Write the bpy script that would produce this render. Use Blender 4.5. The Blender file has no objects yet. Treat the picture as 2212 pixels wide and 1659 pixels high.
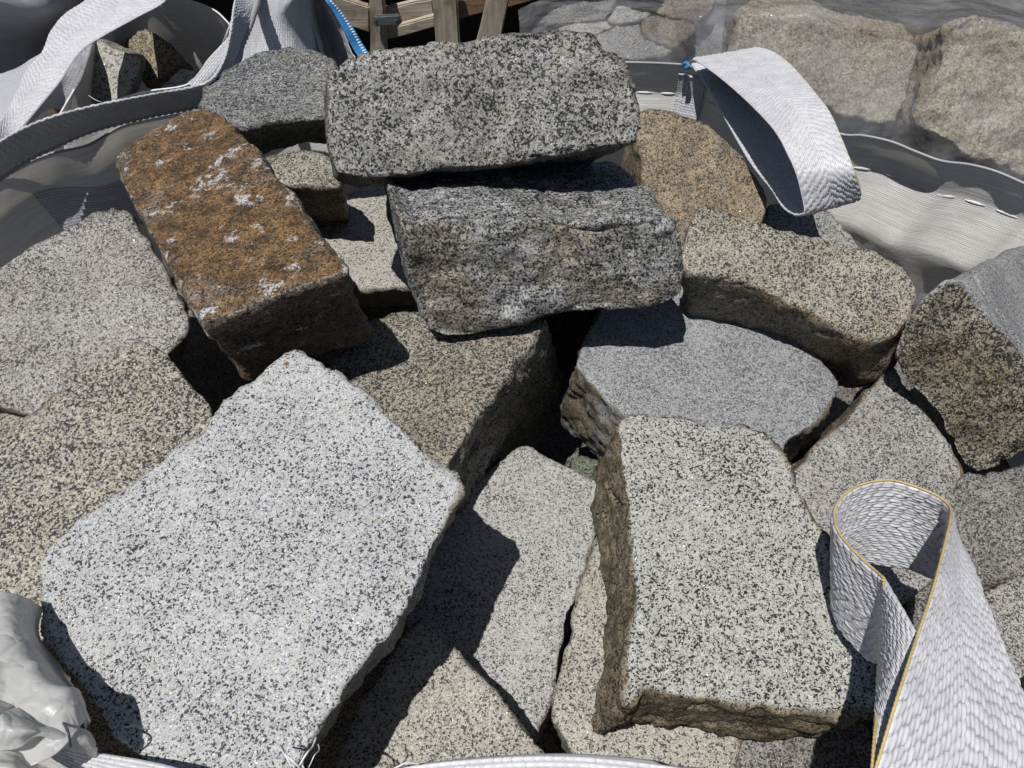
import bpy, bmesh, math, random
import numpy as np
from mathutils import Vector

random.seed(7)
scene = bpy.context.scene
COL = scene.collection
R = math.radians

# ------------------------------------------------------------------ camera
PITCH = R(50.0)
CAM = np.array((0.0, 0.0, 1.62))
F = 1661.0
cp, sp = math.cos(PITCH), math.sin(PITCH)
cam_d = bpy.data.cameras.new("camera")
cam = bpy.data.objects.new("camera", cam_d)
COL.objects.link(cam)
cam.location = CAM
cam.rotation_euler = (math.pi / 2 - PITCH, 0, 0)
cam_d.sensor_width = 36.0
cam_d.lens = 36.0 * F / 2212.0
cam_d.clip_start = 0.02
cam_d.clip_end = 500
scene.camera = cam


def ray(px, py):
    x = (px - 1106.0) / F
    u = (829.5 - py) / F
    return np.array((x, cp + u * sp, -sp + u * cp))


def at(px, py, z):
    """survey point seen at photo position (2212 wide) at height z"""
    d = ray(px, py)
    return CAM + d * ((z - CAM[2]) / d[2])


def at_y(px, py, y):
    d = ray(px, py)
    return CAM + d * (y / d[1])


def on_plane(px, py, q, n):
    d = ray(px, py)
    return CAM + d * (np.dot(q - CAM, n) / np.dot(d, n))


# ------------------------------------------------------------------ noise
def _h(ix, iy, iz, seed):
    h = (ix.astype(np.uint32) * np.uint32(374761393) + iy.astype(np.uint32) * np.uint32(668265263)
         + iz.astype(np.uint32) * np.uint32(2147483647) + np.uint32((seed * 974634777) & 0xffffffff))
    h = (h ^ (h >> np.uint32(13))) * np.uint32(1274126177)
    h = h ^ (h >> np.uint32(16))
    h = h * np.uint32(2246822519)
    h = h ^ (h >> np.uint32(15))
    return h.astype(np.float64) / 4294967295.0 * 2 - 1


def vnoise(p, seed=0):
    i = np.floor(p).astype(np.int64)
    f = p - i
    f = f * f * f * (f * (f * 6 - 15) + 10)
    x, y, z = i[:, 0], i[:, 1], i[:, 2]
    fx, fy, fz = f[:, 0], f[:, 1], f[:, 2]
    r = 0
    for dx in (0, 1):
        wx = fx if dx else 1 - fx
        for dy in (0, 1):
            wy = fy if dy else 1 - fy
            for dz in (0, 1):
                wz = fz if dz else 1 - fz
                r = r + wx * wy * wz * _h(x + dx, y + dy, z + dz, seed)
    return r


def fbm(p, freq, octv=3, seed=0, gain=0.5):
    r = np.zeros(len(p))
    a = 1.0
    for k in range(octv):
        r += a * vnoise(p * freq + 17.3 * k, seed + k)
        freq *= 2.03
        a *= gain
    return r


def ridge(p, freq, octv=3, seed=0):
    r = np.zeros(len(p))
    a = 1.0
    for k in range(octv):
        r += a * (1 - 2 * np.abs(vnoise(p * freq + 9.1 * k, seed + k)))
        freq *= 2.1
        a *= 0.5
    return r


def sstep(a, b, x):
    t = np.clip((x - a) / (b - a), 0, 1)
    return t * t * (3 - 2 * t)


# ------------------------------------------------------------------ node helpers
class NT:
    def __init__(s, name):
        s.m = bpy.data.materials.new(name)
        s.m.use_nodes = True
        s.t = s.m.node_tree
        s.t.nodes.clear()

    def n(s, typ, **kw):
        nd = s.t.nodes.new(typ)
        for k, v in kw.items():
            setattr(nd, k, v)
        return nd

    def l(s, a, b):
        s.t.links.new(a, b)

    def setin(s, nd, key, v):
        if hasattr(v, 'is_output'):
            s.l(v, nd.inputs[key])
        else:
            nd.inputs[key].default_value = v

    def math(s, op, a, b=0.0, c=0.0, clamp=False):
        nd = s.n('ShaderNodeMath', operation=op, use_clamp=clamp)
        s.setin(nd, 0, a)
        s.setin(nd, 1, b)
        s.setin(nd, 2, c)
        return nd.outputs[0]

    def mix(s, f, a, b, blend='MIX'):
        nd = s.n('ShaderNodeMix', data_type='RGBA', blend_type=blend)
        s.setin(nd, 0, f)
        s.setin(nd, 6, a if hasattr(a, 'is_output') else (*a, 1))
        s.setin(nd, 7, b if hasattr(b, 'is_output') else (*b, 1))
        return nd.outputs[2]

    def ramp(s, f, stops, interp='LINEAR'):
        nd = s.n('ShaderNodeValToRGB')
        cr = nd.color_ramp
        cr.interpolation = interp
        while len(cr.elements) > 1:
            cr.elements.remove(cr.elements[-1])
        cr.elements[0].position = stops[0][0]
        c = stops[0][1]
        cr.elements[0].color = (*c, 1) if len(c) == 3 else c
        for p, c in stops[1:]:
            e = cr.elements.new(p)
            e.color = (*c, 1)
        s.l(f, nd.inputs[0])
        return nd.outputs[0]

    def maprange(s, v, a, b, c=0.0, d=1.0):
        nd = s.n('ShaderNodeMapRange', interpolation_type='SMOOTHSTEP')
        s.setin(nd, 0, v)
        for i, x in enumerate((a, b, c, d)):
            nd.inputs[i + 1].default_value = x
        return nd.outputs[0]

    def noise(s, vec, scale, detail=2.0, rough=0.5, dist=0.0):
        nd = s.n('ShaderNodeTexNoise')
        s.l(vec, nd.inputs['Vector'])
        nd.inputs['Scale'].default_value = scale
        nd.inputs['Detail'].default_value = detail
        nd.inputs['Roughness'].default_value = rough
        nd.inputs['Distortion'].default_value = dist
        return nd

    def voro(s, vec, scale, feature='F1'):
        nd = s.n('ShaderNodeTexVoronoi', feature=feature)
        s.l(vec, nd.inputs['Vector'])
        nd.inputs['Scale'].default_value = scale
        return nd


CS = 0.68
GS = 0.80


def granite(name, A, B, dark=(0.03, 0.03, 0.035), df=0.2, grain=0.0028, quartz=(0.3, 0.3, 0.31),
            stain=(0.2, 0.12, 0.05), stain_face=0.1, stain_side=0.6, side_dark=0.75, stretch=(1, 1, 1), rot=(0, 0, 0),
            seed=0, clump=0.55, edge_clean=0.0, speck=0.0, patch=0.25, bump=0.5, streak=0.0, white_patch=0.0, soft=0.05, stain_scale=9.0, coverage=0.5):
    A, B, quartz = (tuple(x * CS for x in c) for c in (A, B, quartz))
    grain = grain * GS
    dark = tuple(x * 0.7 for x in dark)
    df = df * 1.12
    g = NT(name)
    tc = g.n('ShaderNodeTexCoord')
    mp = g.n('ShaderNodeMapping')
    mp.inputs['Location'].default_value = (seed * 1.37, seed * 2.11, seed * 0.73)
    mp.inputs['Rotation'].default_value = rot
    mp.inputs['Scale'].default_value = stretch
    g.l(tc.outputs['Object'], mp.inputs['Vector'])
    v0 = mp.outputs[0]
    plain = g.n('ShaderNodeMapping')
    plain.inputs['Location'].default_value = (seed * 0.9, seed * 1.7, seed * 0.3)
    g.l(tc.outputs['Object'], plain.inputs['Vector'])
    v1 = plain.outputs[0]
    # warp so that grains are not clean polygons
    wn = g.noise(v0, 0.7 / grain, 2.0)
    add = g.n('ShaderNodeVectorMath', operation='MULTIPLY_ADD')
    g.l(wn.outputs['Color'], add.inputs[0])
    add.inputs[1].default_value = (grain * 1.6,) * 3
    g.l(v0, add.inputs[2])
    v = add.outputs[0]
    vo = g.voro(v, 1.0 / grain)
    sep = g.n('ShaderNodeSeparateColor')
    g.l(vo.outputs['Color'], sep.inputs[0])
    r1, g1, b1 = sep.outputs
    vo2 = g.voro(v, 1.9 / grain)
    sep2 = g.n('ShaderNodeSeparateColor')
    g.l(vo2.outputs['Color'], sep2.inputs[0])
    cn = g.noise(v, 0.33 / grain, 3.0, 0.6)
    big = g.noise(v1, 14.0, 5.0, 0.6)
    m = g.math('MULTIPLY_ADD', g.math('SUBTRACT', cn.outputs['Fac'], 0.5), clump * 2.0, r1)
    m = g.math('MULTIPLY_ADD', g.math('SUBTRACT', big.outputs['Fac'], 0.5), 0.7, m)
    dm = g.maprange(m, df - soft, df + soft, 1.0, 0.0)
    # small dark specks between
    m2 = g.math('MULTIPLY_ADD', g.math('SUBTRACT', cn.outputs['Fac'], 0.5), 0.8, sep2.outputs[0])
    dm2 = g.maprange(m2, df * 0.55, df * 0.55 + 0.06, 0.85, 0.0)
    dmx = g.math('MAXIMUM', dm, dm2)
    light = g.ramp(g1, [(0.0, A), (0.34, B), (0.62, quartz), (0.8, tuple(x * 0.85 for x in A)), (1.0, tuple(min(0.8, x * 1.18) for x in A))])
    jitter = g.math('MULTIPLY_ADD', sep2.outputs[1], 0.3, 0.85)
    light = g.mix(1.0, light, jitter, 'MULTIPLY')
    col = g.mix(dmx, light, dark)
    # broad variation
    var = g.math('MULTIPLY_ADD', big.outputs['Fac'], patch * 2, 1.0 - patch)
    col = g.mix(1.0, col, var, 'MULTIPLY')
    if streak > 0:
        ms = g.n('ShaderNodeMapping')
        ms.inputs['Scale'].default_value = (1, 6, 6)
        ms.inputs['Rotation'].default_value = (0.2, 0.1, 0.15)
        g.l(v1, ms.inputs['Vector'])
        sn = g.noise(ms.outputs[0], 34.0, 6.0, 0.72, 0.3)
        f = g.maprange(sn.outputs['Fac'], 0.44, 0.58)
        dkc = g.mix(1.0, col, (0.33, 0.33, 0.35), 'MULTIPLY')
        col = g.mix(g.math('MULTIPLY', f, streak), col, dkc)
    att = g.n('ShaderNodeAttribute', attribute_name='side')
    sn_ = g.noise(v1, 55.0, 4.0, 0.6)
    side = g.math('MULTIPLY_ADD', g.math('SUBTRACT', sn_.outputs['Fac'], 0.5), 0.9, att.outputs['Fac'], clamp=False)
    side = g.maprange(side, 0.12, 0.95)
    st = g.noise(v1, stain_scale, 6.0, 0.65, 0.4)
    stf = g.maprange(st.outputs['Fac'], coverage - 0.1, coverage + 0.12)
    amt = g.math('MULTIPLY_ADD', side, stain_side - stain_face, stain_face)
    sf = g.math('MULTIPLY', amt, g.math('MULTIPLY_ADD', stf, 0.8, 0.2), clamp=True)
    if edge_clean > 0:
        en = g.math('MULTIPLY_ADD', st.outputs['Fac'], 1.2, 0.4)
        eg = g.math('MULTIPLY', g.maprange(side, 0.0, 0.35), g.maprange(side, 0.6, 1.0, 1.0, 0.0))
        eg = g.math('MULTIPLY', g.math('MULTIPLY', eg, en), edge_clean, clamp=True)
        sf = g.math('MULTIPLY', sf, g.math('SUBTRACT', 1.0, eg))
    hue = g.noise(v1, 45.0, 4.0, 0.65)
    stc = g.mix(g.maprange(hue.outputs['Fac'], 0.35, 0.65), tuple(x * 0.42 for x in stain), tuple(x * 1.1 for x in stain))
    lum = g.n('ShaderNodeRGBToBW')
    g.l(col, lum.inputs[0])
    stained = g.mix(1.0, stc, g.math('MULTIPLY_ADD', lum.outputs[0], 3.0, 0.12), 'MULTIPLY')
    col = g.mix(sf, col, stained)
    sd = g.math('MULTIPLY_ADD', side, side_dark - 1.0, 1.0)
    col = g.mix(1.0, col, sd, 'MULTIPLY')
    if white_patch > 0:
        wp = g.noise(v1, 26.0, 7.0, 0.72, 0.0)
        wf = g.maprange(wp.outputs['Fac'], 0.565, 0.64)
        spk = g.mix(dm, (0.5, 0.5, 0.5), (0.12, 0.12, 0.13))
        col = g.mix(g.math('MULTIPLY', wf, white_patch), col, spk)
    if speck > 0:
        vs = g.voro(v1, 30.0)
        ss = g.n('ShaderNodeSeparateColor')
        g.l(vs.outputs['Color'], ss.inputs[0])
        d1 = g.maprange(vs.outputs['Distance'], 0.06, 0.12, 1.0, 0.0)
        pick = g.maprange(ss.outputs[0], speck, speck + 0.01, 1.0, 0.0)
        col = g.mix(g.math('MULTIPLY', d1, pick), col, (0.16, 0.07, 0.03))
    bs = g.n('ShaderNodeBsdfPrincipled')
    g.l(col, bs.inputs['Base Color'])
    rg = g.math('MULTIPLY_ADD', b1, 0.45, 0.4)
    h = g.math('MULTIPLY_ADD', r1, 0.7, g.math('MULTIPLY', cn.outputs['Fac'], 0.9))
    h = g.math('MULTIPLY_ADD', sep2.outputs[2], 0.35, h)
    fine = g.noise(v1, 330.0, 3.0, 0.7)
    rg2 = g.math('MULTIPLY', fine.outputs['Fac'], g.math('MULTIPLY_ADD', side, 2.2, 0.3))
    h = g.math('ADD', h, rg2)
    bp = g.n('ShaderNodeBump')
    bp.inputs['Strength'].default_value = bump
    bp.inputs['Distance'].default_value = grain * 0.55
    g.l(h, bp.inputs['Height'])
    # mica flakes: a few grains are tiny mirrors lying at odd angles
    gl = g.maprange(sep2.outputs[2], 0.972, 0.976)
    g.l(g.math('MULTIPLY_ADD', gl, -0.32, rg), bs.inputs['Roughness'])
    g.l(g.math('MULTIPLY_ADD', gl, 0.45, 0.3), bs.inputs['Specular IOR Level'])
    tilt = g.n('ShaderNodeVectorMath', operation='SUBTRACT')
    g.l(vo2.outputs['Color'], tilt.inputs[0])
    tilt.inputs[1].default_value = (0.5, 0.5, 0.97)
    sc = g.n('ShaderNodeVectorMath', operation='SCALE')
    g.l(tilt.outputs[0], sc.inputs[0])
    g.l(g.math('MULTIPLY', gl, 0.75), sc.inputs['Scale'])
    an = g.n('ShaderNodeVectorMath', operation='ADD')
    g.l(bp.outputs[0], an.inputs[0])
    g.l(sc.outputs[0], an.inputs[1])
    nm = g.n('ShaderNodeVectorMath', operation='NORMALIZE')
    g.l(an.outputs[0], nm.inputs[0])
    g.l(nm.outputs[0], bs.inputs['Normal'])
    out = g.n('ShaderNodeOutputMaterial')
    g.l(bs.outputs[0], out.inputs[0])
    return g.m


# ------------------------------------------------------------------ object helpers
def link(name, me, mat=None, parent=None):
    o = bpy.data.objects.new(name, me)
    COL.objects.link(o)
    if mat is not None:
        me.materials.append(mat)
    if parent is not None:
        o.parent = parent
    return o


def tag(o, label=None, cat=None, group=None, kind=None):
    if label:
        o["label"] = label
    if cat:
        o["category"] = cat
    if group:
        o["group"] = group
    if kind:
        o["kind"] = kind
    return o


def empty(name, loc=(0, 0, 0)):
    o = bpy.data.objects.new(name, None)
    COL.objects.link(o)
    o.location = loc
    return o


def mesh_np(name, co, faces, uv=None, smooth=True):
    me = bpy.data.meshes.new(name)
    me.from_pydata([tuple(c) for c in co], [], faces)
    if uv is not None:
        ul = me.uv_layers.new(name="UVMap")
        idx = np.zeros(len(me.loops), dtype=np.int32)
        me.loops.foreach_get('vertex_index', idx)
        ul.data.foreach_set('uv', np.asarray(uv, dtype=np.float32)[idx].ravel())
    if smooth:
        me.polygons.foreach_set('use_smooth', [True] * len(me.polygons))
    me.update()
    return me


def get_co(me):
    a = np.zeros(len(me.vertices) * 3)
    me.vertices.foreach_get('co', a)
    return a.reshape(-1, 3)


def get_no(me):
    a = np.zeros(len(me.vertices) * 3)
    me.vertices.foreach_get('normal', a)
    return a.reshape(-1, 3)


def bake(me, *mods):
    o = bpy.data.objects.new("work", me)
    COL.objects.link(o)
    for typ, kw in mods:
        md = o.modifiers.new(typ, typ)
        for k, v in kw.items():
            setattr(md, k, v)
    dg = bpy.context.evaluated_depsgraph_get()
    dg.update()
    r = bpy.data.meshes.new_from_object(o.evaluated_get(dg))
    bpy.data.objects.remove(o)
    bpy.data.meshes.remove(me)
    return r


def stone(label, poly, anchor, n, T, mat, back=None, taper=0.06, vox=0.0042, rnd=7, face=(0.0022, 0.0012),
          side=(0.005, 0.004), edge=0.0022, chip=0.003, layers=0.0, cracks=0.0, bulge=0.0, seed=0, name='granite_stone', group='granite stones in the bulk bag',
          cat='stone', jag=0.0, pts=None, mat2=None):
    n = np.array(n, float)
    n /= np.linalg.norm(n)
    if pts is None:
        q = at(*anchor)
        pf = np.array([on_plane(x, y, q, n) for x, y in poly])
    else:
        pf = np.array(pts)
    ext = -n * T
    if back is not None:
        (fx, fy), (bx, by) = back
        a = on_plane(fx, fy, q, n)
        b = on_plane(bx, by, q - n * T, n)
        ext = b - a
    cen = pf.mean(axis=0)
    pb = cen + ext + (pf - cen) * (1 - taper)
    k = len(pf)
    co = np.vstack([pf, pb])
    # orientation: make front face normal along n
    e = np.zeros(3)
    for i in range(k):
        e += np.cross(pf[i] - cen, pf[(i + 1) % k] - cen)
    order = list(range(k))
    if np.dot(e, n) < 0:
        order = order[::-1]
    faces = [order, [i + k for i in order[::-1]]]
    for i in range(k):
        a, b = order[i], order[(i + 1) % k]
        faces.append([b, a, a + k, b + k])
    me = bpy.data.meshes.new(name)
    me.from_pydata([tuple(c) for c in co], [], faces)
    me.update()
    me = bake(me, ('REMESH', dict(mode='VOXEL', voxel_size=vox, use_smooth_shade=True)),
              ('SMOOTH', dict(factor=0.5, iterations=rnd)))
    p = get_co(me)
    nn = get_no(me)
    dot = nn @ n
    w = sstep(0.62, 0.93, dot)
    sd = 1 - w
    s = seed * 31 + 5
    t1 = np.cross(n, (0.3, 0.9, 0.1))
    t1 /= np.linalg.norm(t1)
    t2 = np.cross(n, t1)
    loc = np.stack([p @ t1, p @ t2, p @ n], axis=1)
    d = w * (face[0] * fbm(loc, 9, 2, s) + face[1] * fbm(loc, 38, 3, s + 7))
    d += sd * (side[0] * fbm(loc, 13, 3, s + 20) + side[1] * 0.6 * fbm(loc, 60, 3, s + 30, 0.6))
    if layers > 0:
        wl = loc.copy()
        wl[:, 2] += 0.010 * fbm(loc, 16, 2, s + 40)
        wl = wl * np.array((0.22, 0.22, 1.0))
        d += sd * layers * ridge(wl, 62, 3, s + 50)
    if cracks > 0:
        c = np.abs(vnoise(loc * np.array((6, 15, 6)) + 3.3, s + 60))
        c2 = np.clip(vnoise(loc * 7.0, s + 61) * 1.5, 0, 1)
        d -= cracks * sstep(0.06, 0.0, c) * c2 * (0.35 + 0.65 * sd)
    if jag > 0:
        d += jag * fbm(loc, 22, 4, s + 70, 0.6)
    if bulge != 0:
        rel = (p - cen)
        rr = np.linalg.norm(rel - np.outer(rel @ n, n), axis=1)
        d += w * bulge * (1 - np.clip(rr / (rr.max() + 1e-6), 0, 1) ** 2)
    eg = 4 * w * sd
    d -= chip * eg * sstep(0.1, 0.6, fbm(loc, 21, 2, s + 80))
    d -= chip * 0.25 * eg * sstep(0.1, 0.6, fbm(loc, 55, 2, s + 81))
    p2 = p + nn * d[:, None]
    for ax in range(3):
        p2[:, ax] += edge * fbm(loc, 17, 3, s + 90 + ax) * (0.3 + 0.7 * sd)
    base = p2.mean(axis=0)
    base[2] = p2[:, 2].min()
    me.vertices.foreach_set('co', (p2 - base).ravel())
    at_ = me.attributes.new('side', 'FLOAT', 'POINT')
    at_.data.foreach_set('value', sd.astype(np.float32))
    me.polygons.foreach_set('use_smooth', [True] * len(me.polygons))
    me.update()
    me.name = name
    o = link(name, me, mat)
    if mat2 is not None:
        me.materials.append(mat2)
        ok = sd + 0.25 * vnoise(p * 60, s + 5)
        lv = np.zeros(len(me.loops), dtype=np.int32)
        me.loops.foreach_get('vertex_index', lv)
        ls = np.zeros(len(me.polygons), dtype=np.int32)
        me.polygons.foreach_get('loop_start', ls)
        me.polygons.foreach_set('material_index', ((ok[lv[ls]] > 0.6) & (nn[lv[ls], 2] > 0.2)).astype(np.int32))
    o.location = base
    tag(o, label, cat, group)
    return o


# ------------------------------------------------------------------ stones
WA, WB = (0.60, 0.60, 0.60), (0.55, 0.50, 0.42)
m_white = granite("granite_white", (0.60, 0.61, 0.63), (0.58, 0.56, 0.50), dark=(0.045,0.045,0.05), df=0.15, grain=0.0021, quartz=(0.44, 0.46, 0.50), stain=(0.30, 0.24, 0.16),
                  stain_face=0.0, stain_side=0.55, seed=1, speck=0.05, patch=0.2)
m_white2 = granite("granite_white_fine", (0.58, 0.58, 0.57), (0.54, 0.51, 0.45), dark=(0.05,0.05,0.055), df=0.16, grain=0.0018, quartz=(0.44, 0.45, 0.46), stain_side=0.5,
                   stain=(0.26, 0.21, 0.14), stain_face=0.05, seed=2, speck=0.04, patch=0.1)
m_white3 = granite("granite_cream", (0.58, 0.56, 0.52), (0.52, 0.50, 0.42), dark=(0.06,0.055,0.05), df=0.18, grain=0.0020, quartz=(0.40, 0.39, 0.36), stain_side=0.6,
                   stain=(0.25, 0.19, 0.12), stain_face=0.2, seed=3, patch=0.15)
m_g = granite("granite_black_speckled", (0.58, 0.58, 0.55), (0.53, 0.50, 0.42), dark=(0.02, 0.02, 0.022), df=0.20, grain=0.0020, quartz=(0.42, 0.43, 0.43), stain_side=1.0, coverage=0.3,
              stain=(0.23, 0.19, 0.13), stain_face=0.03, side_dark=0.8, seed=4, patch=0.1)
m_coarse = granite("granite_coarse_beige", (0.55, 0.53, 0.48), (0.49, 0.46, 0.35), dark=(0.04, 0.04, 0.04), df=0.28, grain=0.0028, quartz=(0.30, 0.29, 0.27), stain_side=0.7,
                   stain=(0.30, 0.20, 0.08), stain_face=0.15, seed=5, patch=0.2, coverage=0.55)
m_round = granite("granite_rounded", (0.52, 0.51, 0.49), (0.46, 0.44, 0.38), dark=(0.06, 0.055, 0.055), df=0.25, grain=0.0023, quartz=(0.34, 0.33, 0.33), stain_side=0.3,
                  stain=(0.22, 0.17, 0.12), stain_face=0.15, seed=6, patch=0.22)
m_top = granite("granite_grey_white", (0.50, 0.50, 0.49), (0.42, 0.38, 0.32), dark=(0.03, 0.03, 0.03), df=0.26, grain=0.0029, quartz=(0.32, 0.33, 0.34), stain_side=0.45,
                stain=(0.22, 0.17, 0.11), stain_face=0.12, seed=7, patch=0.25, bump=1.1)
m_schist = granite("granite_dark_gneiss", (0.58, 0.59, 0.60), (0.50, 0.48, 0.43), dark=(0.03, 0.03, 0.035), df=0.28, grain=0.0026, quartz=(0.36, 0.37, 0.38),
                   stain=(0.30, 0.24, 0.15), stain_face=0.55, stain_side=0.1, side_dark=1.1, seed=8, patch=0.35, streak=0.8, white_patch=0.6, coverage=0.47, bump=1.0)
m_rust = granite("granite_rusty", (0.46, 0.45, 0.44), (0.40, 0.36, 0.30), dark=(0.03, 0.03, 0.03), df=0.28, grain=0.0022, quartz=(0.26, 0.26, 0.26),
                 stain=(0.24, 0.135, 0.055), stain_face=0.95, stain_side=0.6, edge_clean=1.0, side_dark=0.7, seed=9, patch=0.3, streak=0.35, white_patch=0.8, coverage=0.38, stain_scale=7, bump=0.6)
m_mid = granite("granite_beige_brown", (0.48, 0.45, 0.40), (0.42, 0.39, 0.30), dark=(0.035, 0.033, 0.03), df=0.30, grain=0.0023, quartz=(0.26, 0.25, 0.23), stain_side=0.3,
                stain=(0.27, 0.20, 0.12), stain_face=0.35, side_dark=0.85, seed=10, patch=0.25, bump=0.6)
m_fine = granite("granite_fine_grey", (0.44, 0.45, 0.46), (0.42, 0.42, 0.41), dark=(0.10, 0.10, 0.11), df=0.25, grain=0.0019, quartz=(0.28, 0.29, 0.31), stain_side=0.95,
                 stain=(0.20, 0.16, 0.10), stain_face=0.0, side_dark=0.8, seed=11, patch=0.12, bump=0.5, soft=0.12)
m_fine2 = granite("granite_fine_pale", (0.46, 0.46, 0.46), (0.42, 0.41, 0.39), dark=(0.09, 0.09, 0.1), df=0.25, grain=0.0015, quartz=(0.32, 0.32, 0.33), stain_side=0.0,
                  stain_face=0.0, side_dark=1.0, seed=21, patch=0.06, bump=0.35, soft=0.12)
m_tan = granite("granite_tan", (0.52, 0.49, 0.43), (0.45, 0.42, 0.33), dark=(0.04, 0.037, 0.033), df=0.27, grain=0.0023, quartz=(0.30, 0.28, 0.26), stain_side=0.75,
                stain=(0.27, 0.185, 0.095), stain_face=0.3, side_dark=0.7, seed=12, patch=0.2, coverage=0.5)
m_m = granite("granite_light_grey", (0.50, 0.50, 0.49), (0.46, 0.44, 0.39), dark=(0.05, 0.05, 0.05), df=0.22, grain=0.0020, quartz=(0.34, 0.34, 0.34), stain_side=0.85,
              stain=(0.30, 0.19, 0.09), stain_face=0.1, side_dark=0.8, seed=13, patch=0.12)
m_dark = granite("granite_dark_olive", (0.40, 0.38, 0.32), (0.34, 0.29, 0.20), dark=(0.02, 0.02, 0.02), df=0.36, grain=0.0028, quartz=(0.24, 0.23, 0.19), stain_side=0.0,
                 stain=(0.20, 0.15, 0.075), stain_face=0.6, side_dark=1.7, seed=14, patch=0.35, bump=0.8)
m_orange = granite("granite_orange_tan", (0.46, 0.42, 0.35), (0.42, 0.36, 0.26), dark=(0.05, 0.045, 0.04), df=0.25, grain=0.0023, quartz=(0.26, 0.24, 0.20), stain_side=0.5,
                   stain=(0.30, 0.195, 0.095), stain_face=0.5, side_dark=0.85, seed=15, patch=0.25, coverage=0.42, stain_scale=6)
m_grey = granite("granite_rough_grey", (0.40, 0.40, 0.39), (0.34, 0.31, 0.26), dark=(0.04, 0.04, 0.04), df=0.30, grain=0.0020, quartz=(0.24, 0.24, 0.24), stain_side=0.4,
                 stain=(0.18, 0.14, 0.10), stain_face=0.3, side_dark=0.8, seed=16, patch=0.3, bump=0.8)
m_gneiss = granite("granite_blue_grey", (0.44, 0.46, 0.48), (0.36, 0.35, 0.32), dark=(0.05, 0.05, 0.055), df=0.30, grain=0.0026, quartz=(0.24, 0.26, 0.28), stain_side=0.2,
                   stain=(0.28, 0.23, 0.14), stain_face=0.25, side_dark=0.6, seed=17, patch=0.25, streak=0.35, bump=0.6)
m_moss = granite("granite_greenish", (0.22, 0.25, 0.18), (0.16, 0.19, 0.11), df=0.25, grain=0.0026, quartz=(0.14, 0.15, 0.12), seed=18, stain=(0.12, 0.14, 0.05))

# slab in the front
stone("large pale blue-grey granite slab lying flat at the front left, the biggest stone", [(643, 750), (680, 775), (735, 800), (800, 853), (866, 913), (935, 985), (985, 1021), (990, 1050), (967, 1110), (919, 1250), (867, 1358),
      (807, 1418), (744, 1496), (680, 1593), (640, 1660), (560, 1710), (400, 1700), (279, 1632), (227, 1574), (178, 1511), (128, 1437), (82, 1377), (76, 1221), (89, 1198), (156, 1124), (253, 1061), (327, 1008), (384, 967), (437, 936), (468, 883), (551, 811), (608, 761)],
      (540, 1200, 0.97), (-0.05, -0.10, 1), 0.11, m_white, back=((744, 1496), (772, 1512)), taper=0.05, vox=0.0036, rnd=10, chip=0.004, seed=1, edge=0.0025, face=(0.0045, 0.0010))
# front right block
stone("tall pale black-specked block with brown broken sides, left of the twisted strap loop", [(1334, 921), (1354, 898), (1389, 893), (1471, 900), (1538, 915), (1612, 919), (1664, 945), (1698, 1003), (1746, 1096), (1778, 1150), (1800, 1220), (1845, 1330), (1885, 1430), (1890, 1530),
      (1810, 1535), (1672, 1524), (1591, 1512), (1490, 1508), (1389, 1490), (1352, 1524), (1354, 1414), (1376, 1303), (1363, 1117), (1338, 1000)],
      (1560, 1200, 0.93), (0.05, -0.12, 1), 0.10, m_g, back=((1358, 1500), (1288, 1562)), taper=0.0, vox=0.0036, rnd=9, layers=0.0022, cracks=0.005, chip=0.003, seed=2)
# white face at the bottom centre
stone("flat white granite stone in the centre gap, crossed by a black kite-shaped shadow", [(1142, 962), (1179, 980), (1231, 1006), (1298, 1040), (1304, 1062), (1287, 1117), (1261, 1236), (1231, 1333), (1209, 1426), (1194, 1504), (1170, 1552), (1158, 1592), (1080, 1620), (900, 1420), (860, 1280), (930, 1130), (1060, 1010)],
      (1150, 1250, 0.735), (0.02, -0.05, 1), 0.22, m_white2, back=((1200, 1450), (1190, 1500)), vox=0.004, rnd=6, seed=3)
stone("cream triangular-topped granite block at the bottom centre edge, in front of the kite-shaped shadow", [(908, 1336), (941, 1362), (978, 1407), (1030, 1440), (1086, 1496), (1123, 1556), (1187, 1623), (1235, 1700), (1100, 1800), (800, 1800), (690, 1740), (730, 1640), (764, 1541), (800, 1489), (844, 1415), (876, 1362)],
      (960, 1560, 0.80), (-0.02, -0.12, 1), 0.22, m_white3, back=((1086, 1496), (1076, 1560)), vox=0.004, rnd=7, seed=4)
stone("cream block with a brown worn edge, squeezed under the tall black-specked block", [(1300, 1130), (1272, 1221), (1253, 1262), (1227, 1377), (1213, 1444), (1190, 1511), (1186, 1556), (1209, 1593), (1239, 1628), (1330, 1720), (1560, 1760), (1600, 1600), (1560, 1450), (1400, 1250), (1330, 1140)],
      (1300, 1450, 0.79), (-0.03, -0.05, 1), 0.20, m_white3, vox=0.004, rnd=12, seed=5, back=((1190, 1511), (1215, 1590)))
stone("dark grey broken stone at the bottom edge, mostly under the tall block", [(1560, 1590), (1600, 1700), (1760, 1740), (1900, 1700), (1880, 1560), (1700, 1520)], (1680, 1640, 0.78), (0.0, -0.2, 1), 0.2, m_grey, vox=0.005, rnd=10, seed=6)
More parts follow.
